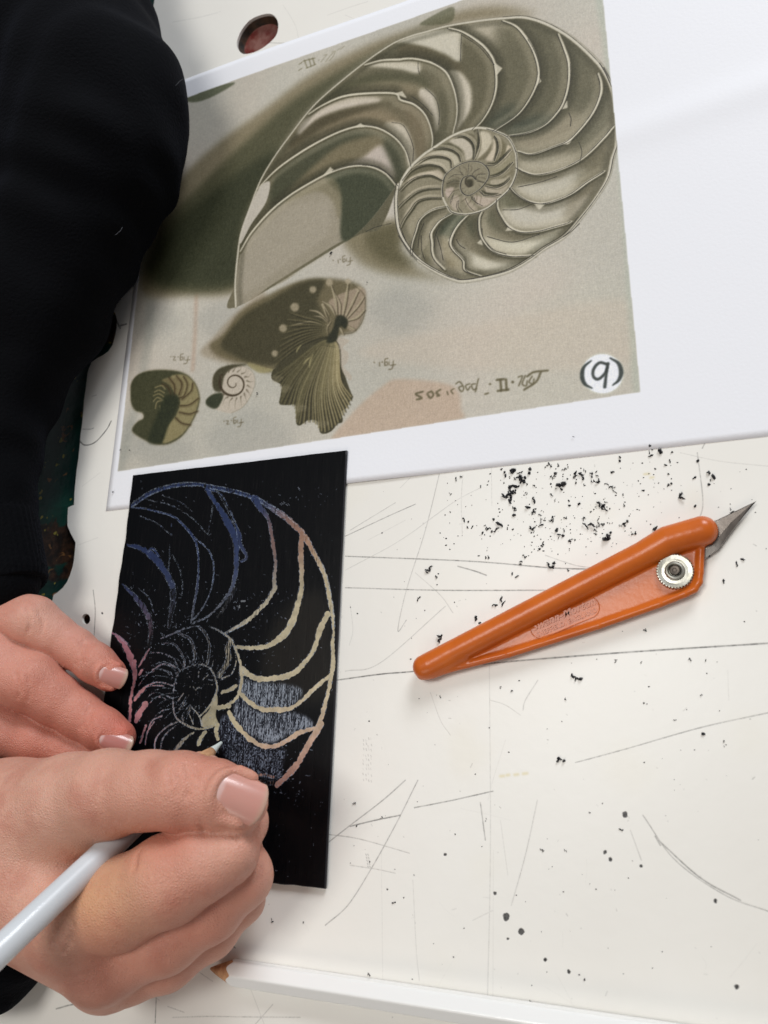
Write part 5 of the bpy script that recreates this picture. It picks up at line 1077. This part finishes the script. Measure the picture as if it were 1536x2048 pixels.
# finest dust: too small to count
bm = bmesh.new()
for i in range(420):
    if i < 300: x = rs.normal(1130, 150); y = rs.uniform(900, 1110)
    else: x, y = rs.uniform(700, 1536), rs.uniform(900, 2048)
    if y < 905+(1536-x)*.075: continue
    c = T(x, y, .05); r = rs.uniform(.5, 1.5)*depth(x, y)/FPX; a0 = rs.uniform(0, 6.28); e_ = rs.uniform(.8, 2.2)
    vs = [bm.verts.new((c[0]+r*e_*math.cos(a0+t)*(.6+.4*math.cos(t)**2), c[1]+r*math.sin(a0+t), c[2]+.00002)) for t in (0, 1.3, 2.5, 3.7, 5)]
    ap = bm.verts.new((c[0], c[1], c[2]+r*.8))
    for k_ in range(5): bm.faces.new((vs[k_], vs[(k_+1) % 5], ap))
me = bpy.data.meshes.new('ink_dust'); bm.to_mesh(me); bm.free(); me.materials.append(m_cr2)
dust = bpy.data.objects.new('ink_dust', me); COL.objects.link(dust); tag(dust, 'fine dark ink dust sprinkled over the white table', 'ink dust', kind='stuff')
# ------------------------------------------------------------------ the person: two hands and a black jumper
CAMP = np.array([0, 0, CAM_H*1000])
def ray(px, py):
    r = RW@np.array([(px-768)/FPX, (py-1024)/FPX, 1.0]); return r/np.linalg.norm(r)
def surf(S, f, px, py, push=0.):
    d = ray(px, py); t = np.arange(90, 420, .25); P_ = CAMP+d*t[:, None]
    i = np.round((P_-S.lo)/S.res).astype(int); ok = ((i >= 0) & (i < S.n)).all(1)
    v = np.full(len(t), 9.); v[ok] = f[i[ok, 0], i[ok, 1], i[ok, 2]]
    k = np.argmax(v < 0) if (v < 0).any() else None
    return None if k is None else P_[k]-d*push
def crease(S, f, pts, r=.7, dep=.35, k=.7):
    q = [surf(S, f, x, y, r-dep) for x, y in spline(pts, 9)]; q = [p for p in q if p is not None]
    if len(q) > 1: S.groove(f, q, r, dep, k)
skin = bpy.data.materials.new('skin'); skin.use_nodes = True; nt = skin.node_tree; b = nt.nodes['Principled BSDF']; L = nt.links.new
at = nt.nodes.new('ShaderNodeAttribute'); at.attribute_name = 'tint'
oc = nt.nodes.new('ShaderNodeTexCoord'); c_ = at.outputs['Color']
c_ = mix(c_, srgb(178, 108, 90), rng(nz(85, 7), .48, .95)); L(c_, b.inputs['Base Color'])
b.inputs['Roughness'].default_value = .47; b.inputs['Specular IOR Level'].default_value = .42
b.inputs['Subsurface Weight'].default_value = .22; b.inputs['Subsurface Radius'].default_value = (1, .38, .2); b.inputs['Subsurface Scale'].default_value = .0035
vo = nt.nodes.new('ShaderNodeTexVoronoi'); vo.inputs['Scale'].default_value = 1300; vo.feature = 'DISTANCE_TO_EDGE'; L(oc.outputs['Object'], vo.inputs['Vector'])
md = nt.nodes.new('ShaderNodeMath'); md.operation = 'MULTIPLY_ADD'; L(vo.outputs['Distance'], md.inputs[0]); md.inputs[1].default_value = 1.3; L(nz(500, 5), md.inputs[2])
bp = nt.nodes.new('ShaderNodeBump'); bp.inputs['Strength'].default_value = .55; bp.inputs['Distance'].default_value = .00042; L(md.outputs[0], bp.inputs['Height']); L(bp.outputs['Normal'], b.inputs['Normal'])
nailm = bpy.data.materials.new('nail'); nailm.use_nodes = True; nt = nailm.node_tree; b = nt.nodes['Principled BSDF']; L = nt.links.new
at = nt.nodes.new('ShaderNodeAttribute'); at.attribute_name = 'tint'; L(at.outputs['Color'], b.inputs['Base Color'])
b.inputs['Roughness'].default_value = .27; b.inputs['Subsurface Weight'].default_value = .2; b.inputs['Subsurface Radius'].default_value = (1, .5, .4); b.inputs['Subsurface Scale'].default_value = .001; b.inputs['Coat Weight'].default_value = .2
person = empty('person', (-.25, .05, 0))
def lin(c): return np.array(srgb(*c)[:3])
def paint(o, fn):
    n = len(o.data.vertices); a = np.zeros(n*3); o.data.vertices.foreach_get('co', a); a = a.reshape(-1, 3)
    off = np.zeros(3); p = o
    while p is not None: off = off+np.array(p.location); p = p.parent
    c = fn((a+off)*1000); A_ = o.data.color_attributes.new('tint', 'FLOAT_COLOR', 'POINT')
    A_.data.foreach_set('color', np.hstack([np.clip(c, 0, 1), np.ones((n, 1))]).astype(np.float32).ravel())
def skin_tint(base, spots):
    def fn(V):
        c = np.tile(lin(base), (len(V), 1))
        for p, r, col, a in spots:
            g = np.exp(-((V-p)**2).sum(1)/(2*r*r))[:, None]*a; c = c*(1-g)+lin(col)*g
        return c
    return fn
def nail(S, f, base, tip, wpx, free=.14, pink=(200, 146, 134), lift=.1, arc=52, up=None, curl=.10, tw=.92, fcol=(190, 156, 138), fold=(.5, 1.8)):
    """base, tip: pixels of the cuticle and of the free end; wpx: width in pixels"""
    B0 = surf(S, f, *base); mid = surf(S, f, base[0]*.45+tip[0]*.55, base[1]*.45+tip[1]*.55)
    r0 = wpx*depth(base[0], base[1], B0[2])/FPX*1000
    d = mid-B0; d /= np.linalg.norm(d); n_ = -ray(*base) if up is None else np.array(up, float); n_ = n_-d*(n_@d); n_ /= np.linalg.norm(n_); s_ = np.cross(d, n_)
    ln = math.hypot(tip[0]-base[0], tip[1]-base[1])*depth(base[0], base[1], B0[2])/FPX*1000/max(.35, math.sqrt(max(0, 1-(d@ray(*base))**2)))
    Rn = r0/2/math.sin(math.radians(arc)); NU_, NV_ = 25, 27; P_ = np.zeros((NV_, NU_, 3)); Cc = np.zeros((NV_, NU_, 3))
    for j in range(NV_):
        v = j/(NV_-1)
        for i in range(NU_):
            u = i/(NU_-1)*2-1
            vv_ = v*(1-.0*abs(u))+(1-v)*(.24*abs(u)**2.4)-v*(.12*abs(u)**2.5)
            wn = (math.sqrt(max(0, 1-((1-min(1, vv_/.3)))**2))*.12+.88)*(1-(1-tw)*vv_)
            ph = math.radians(arc)*u*wn
            P_[j, i] = B0+d*(ln*vv_)+s_*Rn*math.sin(ph)+n_*(Rn*(math.cos(ph)-1)+lift-.12*(1-v)**4-curl*ln*max(0, vv_-.35)**2)
            lun = max(0, 1-(v/.2)**2-(abs(u)/.75)**2); fr = 1/(1+math.exp(-(v-(1-free)-.04*u*u)*60))
            c = lin(pink)*(1-.8*min(1, lun*2))+lin((216, 184, 178))*.8*min(1, lun*2); c = c*(1-.25*abs(u)**3)+lin((214, 150, 130))*.25*abs(u)**3
            Cc[j, i] = c*(1-fr)+lin(fcol)*fr
    top_ = P_.reshape(-1, 3); bot_ = top_-n_*.4; idx = np.arange(NU_*NV_).reshape(NV_, NU_); n0 = NU_*NV_
    f1 = np.stack([idx[:-1, :-1], idx[:-1, 1:], idx[1:, 1:], idx[1:, :-1]], -1).reshape(-1, 4)
    rim = np.concatenate([idx[0], idx[1:, -1], idx[-1, -2::-1], idx[-2:0:-1, 0]]); rn = np.roll(rim, -1)
    out = []
    for j in range(int(NV_*.62), 0, -1): out.append(P_[j, 0]-s_*fold[0]*.9-n_*.8)
    for i in range(1, NU_-1): out.append(P_[0, i]-d*fold[0]*.8-n_*(.6))
    for j in range(1, int(NV_*.74)): out.append(P_[j, -1]+s_*fold[0]*.9-n_*.8)
    for a_, b_ in zip(out[:-1], out[1:]): S.cone(f, a_, fold[0], b_, fold[0], fold[1], 4)
    return np.vstack([top_, bot_])*.001, np.vstack([f1, f1[:, ::-1]+n0, np.stack([rim, rim+n0, rn+n0, rn], -1)]), Cc, n0
def nail_obj(g, hand):
    V_, F_, Cc, n0 = g; o = mesh_obj('fingernail', V_, F_, nailm, hand)
    A_ = o.data.color_attributes.new('tint', 'FLOAT_COLOR', 'POINT'); A_.data.foreach_set('color', np.hstack([np.vstack([Cc.reshape(-1, 3)]*2), np.ones((2*n0, 1))]).astype(np.float32).ravel())
HRES = .62
# ---- right hand, closed round the pencil
pts_all = [J(*p) for p in ((-150, 1690, 34, 150), (150, 1850, 44, 84), (225, 1950, 18, 80), (510, 1750, 30, 60), (500, 1600, 44, 60), (400, 1500, 8, 40))]
lo = np.min([p-r for p, r in pts_all], 0)-6; hi = np.max([p+r for p, r in pts_all], 0)+6; lo[2] = .1
S = SDF(lo, hi, HRES)
W0 = (-150, 1700, 32, 140); W1 = (0, 1692, 34, 138)
palm = S.chain([W0, W1], 3)
for p in ((140, 1842, 41, 86), (200, 1912, 31, 80), (217, 1930, 20, 74)):
    q = S.chain([W1, p], 3); palm = smin(palm, q, 9)
palm = smin(palm, S.chain([(40, 1660, 36, 120), (175, 1612, 40, 88)], 3), 8)
palm = smin(palm, S.chain([(110, 1750, 29, 80), (210, 1790, 24, 52)], 3), 7)
thumb = S.chain([(40, 1648, 37, 122), (140, 1606, 42, 94), (215, 1588, 45, 84), (300, 1580, 46, 73), (362, 1582, 46, 73), (430, 1590, 44, 65), (484, 1605, 42, 52)], 3)
thumb = smin(thumb, S.chain([(400, 1610, 40, 52), (480, 1622, 37, 38)], 3), 5)
index = S.chain([(140, 1842, 41, 84), (240, 1806, 42, 84), (340, 1757, 42, 84), (410, 1722, 41, 72), (455, 1706, 39, 59)], 3)
index = smin(index, S.chain([(455, 1700, 38, 56), (482, 1645, 30, 50), (466, 1592, 19, 42), (438, 1560, 12, 32), (416, 1538, 9, 24), (399, 1521, 7.5, 18)], 3), 3.5)
middle = S.chain([(208, 1914, 31, 78), (330, 1872, 30, 68), (420, 1815, 29, 62), (483, 1752, 27, 57)], 3)
middle = smin(middle, S.chain([(483, 1752, 27, 57), (470, 1680, 14, 48), (420, 1600, 9, 40)], 3), 4)
ring = S.chain([(218, 1936, 20, 74), (330, 1910, 19, 64), (420, 1860, 18, 52), (484, 1800, 16, 42)], 3)
ring = smin(ring, S.chain([(484, 1800, 16, 42), (430, 1740, 8, 38)], 3), 3)
pinky = S.chain([(215, 1940, 12, 55), (330, 1915, 9, 50), (420, 1870, 9, 40), (455, 1840, 8, 36)], 3)
f = None
for fg, kk in ((thumb, 4), (index, 5), (middle, 5), (ring, 5), (pinky, 5)):
    g = smin(palm, fg, kk); f = g if f is None else smin(f, g, .4)
# knuckle bumps and tendons
for p, sc in (((118, 1858, 49, 40), 3), ((196, 1962, 36, 38), 2.5), ((470, 1702, 42, 30), 2), ((356, 1566, 50, 30), 2)): c, r = J(*p); S.ball(f, c, r, 5)
for p in ((242, 1880, 34, 52), (190, 1895, 37, 62), (262, 1952, 23, 44)): c, r = J(*p); S.ball(f, c, r, 4)
f = f.astype(np.float32)
for pts, r, dp in (([(275, 1702), (270, 1718), (268, 1735)], .9, .55), ([(400, 1656), (408, 1664)], 1.0, .5),
    ([(350, 1530), (356, 1560), (352, 1590)], .5, .14), ([(372, 1525), (378, 1558), (374, 1592)], .5, .16), ([(390, 1530), (396, 1556)], .5, .13), ([(336, 1540), (340, 1570)], .5, .11),
    
    ([(100, 1890), (116, 1868), (120, 1845)], .6, .12), ([(128, 1905), (140, 1880), (146, 1850)], .6, .12), ([(508, 1770), (520, 1750), (526, 1730)], .5, .12)): crease(S, f, pts, r, dp)
ng = nail(S, f, (428, 1575), (530, 1616), 88, .08, lift=.75, arc=50, curl=.06)
mv, mf = S.mesh(f.copy(), cap=(.15-S.ax[2])[None, None])
rh = mesh_obj('hand', mv, mf, skin, person)
def sp(f_, px, py, r, col, a): 
    p = surf(S, f_, px, py); return (p if p is not None else J(px, py, 20, 1)[0], r, col, a)
SK = (207, 154, 134); RED = (192, 114, 94); PNK = (202, 138, 118); YEL = (204, 164, 122); PAL = (214, 170, 150)
paint(rh, skin_tint(SK, [sp(f, 500, 1645, 9, RED, .7), sp(f, 430, 1560, 8, PAL, .4), sp(f, 300, 1730, 12, PNK, .5), sp(f, 250, 1665, 7, RED, .6), sp(f, 350, 1665, 7, RED, .6), sp(f, 200, 1790, 10, YEL, .6), sp(f, 165, 1810, 7, (206, 160, 104), .5), sp(f, 180, 1880, 9, RED, .4), sp(f, 230, 1960, 12, RED, .4), sp(f, 490, 1760, 8, RED, .45), sp(f, 460, 1700, 7, PAL, .5), sp(f, 110, 1860, 6, PAL, .5), sp(f, 420, 1520, 7, RED, .5), sp(f, 330, 1900, 12, PNK, .4), sp(f, 420, 1870, 9, RED, .35), sp(f, 60, 1600, 16, PAL, .4), sp(f, 370, 1540, 6, PNK, .5)]))
nail_obj(ng, rh)
# ---- left hand, pressing the board down
pts_all = [J(*p) for p in ((-130, 1300, 30, 130), (270, 1350, 8, 40), (280, 1490, 8, 40), (60, 1160, 20, 50), (150, 1560, 8, 40))]
lo = np.min([p-r for p, r in pts_all], 0)-5; hi = np.max([p+r for p, r in pts_all], 0)+5; lo[2] = .1
S = SDF(lo, hi, HRES)
palm = S.chain([(-200, 1250, 30, 120), (-110, 1300, 27, 120)], 3)
fi = S.chain([(-100, 1190, 26, 62), (-20, 1222, 24, 52), (66, 1243, 21, 49), (105, 1270, 17, 42), (150, 1297, 13, 38), (190, 1326, 11, 37), (218, 1348, 9.2, 34)], 3)
fm = S.chain([(-110, 1300, 28, 70), (-30, 1322, 26, 68), (64, 1366, 21, 57), (110, 1398, 17, 48), (160, 1430, 13, 43), (205, 1458, 11, 40), (235, 1475, 9, 36)], 3)
fr = S.chain([(-110, 1400, 22, 62), (-10, 1452, 18, 55), (70, 1478, 15, 44), (140, 1500, 10, 38), (180, 1512, 8, 36)], 3)
fl_ = S.chain([(-110, 1430, 14, 50), (0, 1480, 12, 40), (60, 1520, 9, 34)], 3)
f = None
for fg, kk in ((fi, 5), (fm, 5), (fr, 5), (fl_, 5)):
    g = smin(palm, fg, kk); f = g if f is None else smin(f, g, .6)
f = f.astype(np.float32)
for pts, r, dp in (([(52, 1215), (60, 1240), (56, 1268)], .5, .14), ([(78, 1222), (86, 1246), (82, 1270)], .5, .15), ([(30, 1345), (38, 1370), (36, 1395)], .5, .13), ([(50, 1340), (60, 1372), (56, 1402)], .5, .15), ([(165, 1282), (160, 1308), (150, 1328)], .45, .12), ([(172, 1290), (168, 1312), (160, 1332)], .45, .12), ([(176, 1412), (170, 1438), (160, 1458)], .45, .12), ([(184, 1418), (178, 1444), (170, 1462)], .45, .12)): crease(S, f, pts, r, dp)
ng1 = nail(S, f, (196, 1342), (251, 1360), 44, .13, (196, 138, 128), .55, 48, fold=(.4, 1.2))
ng2 = nail(S, f, (197, 1470), (262, 1494), 42, .14, (186, 122, 114), .55, 48, fold=(.4, 1.2))
mv, mf = S.mesh(f.copy(), cap=(1.8-S.ax[2])[None, None])
lh = mesh_obj('hand', mv, mf, skin, person)
SK2 = (203, 141, 124)
paint(lh, skin_tint(SK2, [sp(f, 240, 1345, 6, (214, 112, 92), .8), sp(f, 250, 1460, 7, (214, 108, 90), .8), sp(f, 200, 1430, 9, RED, .5), sp(f, 180, 1325, 8, PNK, .5), sp(f, 70, 1240, 8, PAL, .5), sp(f, 60, 1365, 9, PNK, .5), sp(f, 130, 1400, 10, PNK, .4), sp(f, 60, 1500, 14, RED, .5)]))
nail_obj(ng1, lh)
nail_obj(ng2, lh)
# ---- black jumper: left sleeve across the top, right cuff below
m_kn = bpy.data.materials.new('black_knit'); m_kn.use_nodes = True; nt = m_kn.node_tree; b = nt.nodes['Principled BSDF']; L = nt.links.new
b.inputs['Base Color'].default_value = (.0022, .0024, .0032, 1); b.inputs['Roughness'].default_value = .95; b.inputs['Specular IOR Level'].default_value = .08
b.inputs['Sheen Weight'].default_value = .025; b.inputs['Sheen Roughness'].default_value = .5; b.inputs['Sheen Tint'].default_value = (.3, .36, .6, 1)
oc = nt.nodes.new('ShaderNodeTexCoord'); n1 = nt.nodes.new('ShaderNodeTexNoise'); n1.inputs['Scale'].default_value = 900; n1.inputs['Detail'].default_value = 3; L(oc.outputs['Object'], n1.inputs['Vector'])
bp = nt.nodes.new('ShaderNodeBump'); bp.inputs['Strength'].default_value = .7; bp.inputs['Distance'].default_value = .0006; L(n1.outputs[0], bp.inputs['Height']); L(bp.outputs['Normal'], b.inputs['Normal'])
arm = [(-200, -330, 70, 280), (15, -90, 52, 222), (122, 100, 42, 196), (190, 215, 40, 178), (182, 310, 38, 170), (124, 470, 34, 148), (66, 620, 31, 134), (8, 760, 30, 108), (-18, 900, 29, 92), (-30, 1020, 28, 88), (-20, 1110, 27, 88), (-4, 1160, 26, 80)]
qs = [J(*p) for p in arm]; qs = [(np.array([p[0], p[1], max(p[2], r*.8)]), r) for p, r in qs]
lo = np.min([p-r for p, r in qs], 0)-6; hi = np.max([p+r for p, r in qs], 0)+6; lo[2] = .3; hi[2] = min(hi[2], 130)
S2 = SDF(lo, hi, 1.6); f2 = S2.new()
for (a, ra), (c, rb) in zip([J(*p) for p in arm[:-1]], [J(*p) for p in arm[1:]]): S2.cone(f2, a, ra, c, rb, 6, 14)
X, Y, Z = np.meshgrid(*S2.ax, indexing='ij')
f2 += (1.1*np.sin(X*.13+Y*.21+2*np.sin(Y*.06))*np.sin(Z*.11+1)+.7*np.sin(X*.31-Y*.17+1.5*np.sin(Z*.1)))*np.clip((Y-qs[-2][0][1])/40, 0, 1)*.8
mv, mf = S2.mesh(f2.astype(np.float32)); mesh_obj('left_sleeve', mv, mf, m_kn, person)
# lint caught on the knit
bm = bmesh.new()
lr = np.random.RandomState(6)
for (x, y, a0) in ((350, 172, .5), (300, 330, 2.1), (215, 120, 1.2), (230, 470, .3), (140, 640, 2.6), (120, 250, 1.9)):
    p = surf(S2, f2, x, y, .25)
    if p is None: continue
    d = a0; prev = None
    for i in range(9):
        n2_ = np.array([-math.sin(d), math.cos(d), 0])*.05
        ring_ = [bm.verts.new((p+n2_)*.001), bm.verts.new((p-n2_)*.001), bm.verts.new((p+[0, 0, .09])*.001)]
        if prev:
            for u_, v_ in ((0, 1), (1, 2), (2, 0)): bm.faces.new((prev[u_], prev[v_], ring_[v_], ring_[u_]))
        prev = ring_; p = p+np.array([math.cos(d), math.sin(d), -.12])*.55; d += lr.uniform(-.4, .5)
me = bpy.data.meshes.new('lint'); bm.to_mesh(me); bm.free(); me.materials.append(mat('lint_fibre', srgb(120, 124, 132), .8, .2)); lo_ = bpy.data.objects.new('lint', me); lo_.location = -person.location; link(lo_, person)
# ribbed cuff
S3 = SDF(np.min([J(*p)[0]-J(*p)[1] for p in arm[-3:]], 0)-5, np.max([J(*p)[0]+J(*p)[1] for p in arm[-3:]], 0)+5, .8); f3 = S3.new()
(a, ra), (c, rb) = J(-20, 1060, 27, 92), J(4, 1150, 25, 87); S3.cone(f3, a, ra, c, rb-.5, 3)
ax_ = (c-a)/np.linalg.norm(c-a); e1 = np.cross(ax_, [0, 0, 1]); e1 /= np.linalg.norm(e1); e2 = np.cross(ax_, e1)
X, Y, Z = np.meshgrid(*S3.ax, indexing='ij'); D_ = [X-a[0], Y-a[1], Z-a[2]]; an = np.arctan2(sum(D_[i]*e2[i] for i in range(3)), sum(D_[i]*e1[i] for i in range(3)))
f3 = np.maximum(f3-.35*np.cos(an*46), sum(D_[i]*ax_[i] for i in range(3))-np.linalg.norm(c-a)-6.5); f3 = np.maximum(f3, .4-Z)
mv, mf = S3.mesh(f3.astype(np.float32)); mesh_obj('left_cuff', mv, mf, m_kn, person)
def blob(name, chains, res=1.6, k=6, zmin=.4, amp=.8):
    qs = [J(*p) for ch in chains for p in ch]; lo = np.min([p-r for p, r in qs], 0)-6; hi = np.max([p+r for p, r in qs], 0)+6; lo[2] = max(lo[2], zmin)
    S_ = SDF(lo, hi, res); f_ = S_.new()
    for ch in chains:
        for p, q in zip(ch[:-1], ch[1:]): a, ra = J(*p); c, rb = J(*q); S_.cone(f_, a, ra, c, rb, k, 14)
    X, Y, Z = np.meshgrid(*S_.ax, indexing='ij'); f_ += amp*np.sin(X*.2+Y*.27+2*np.sin(Y*.07))*np.sin(Z*.13+X*.05+1)
    mv, mf = S_.mesh(f_.astype(np.float32)); return mesh_obj(name, mv, mf, m_kn, person)
blob('right_sleeve', [[(-420, 1760, 40, 250), (-230, 1740, 34, 205), (-110, 1715, 30, 172)], [(-170, 1840, 24, 160), (-60, 1868, 16, 135), (-28, 1890, 14, 112), (-26, 1908, 13, 108)], [(-160, 1600, 14, 80), (-20, 1556, 9, 44), (55, 1545, 7, 30)]])
# body in front of the table edge
blob('jumper_body', [[(-700, -300, -10, 420), (-370, 500, -25, 395), (-345, 1150, -25, 370), (-420, 1500, -40, 340)]], 5, 20, -200, 1.5)
tag(person, 'person in black jumper, one hand pressing the black board, the other gripping a pencil', 'person')
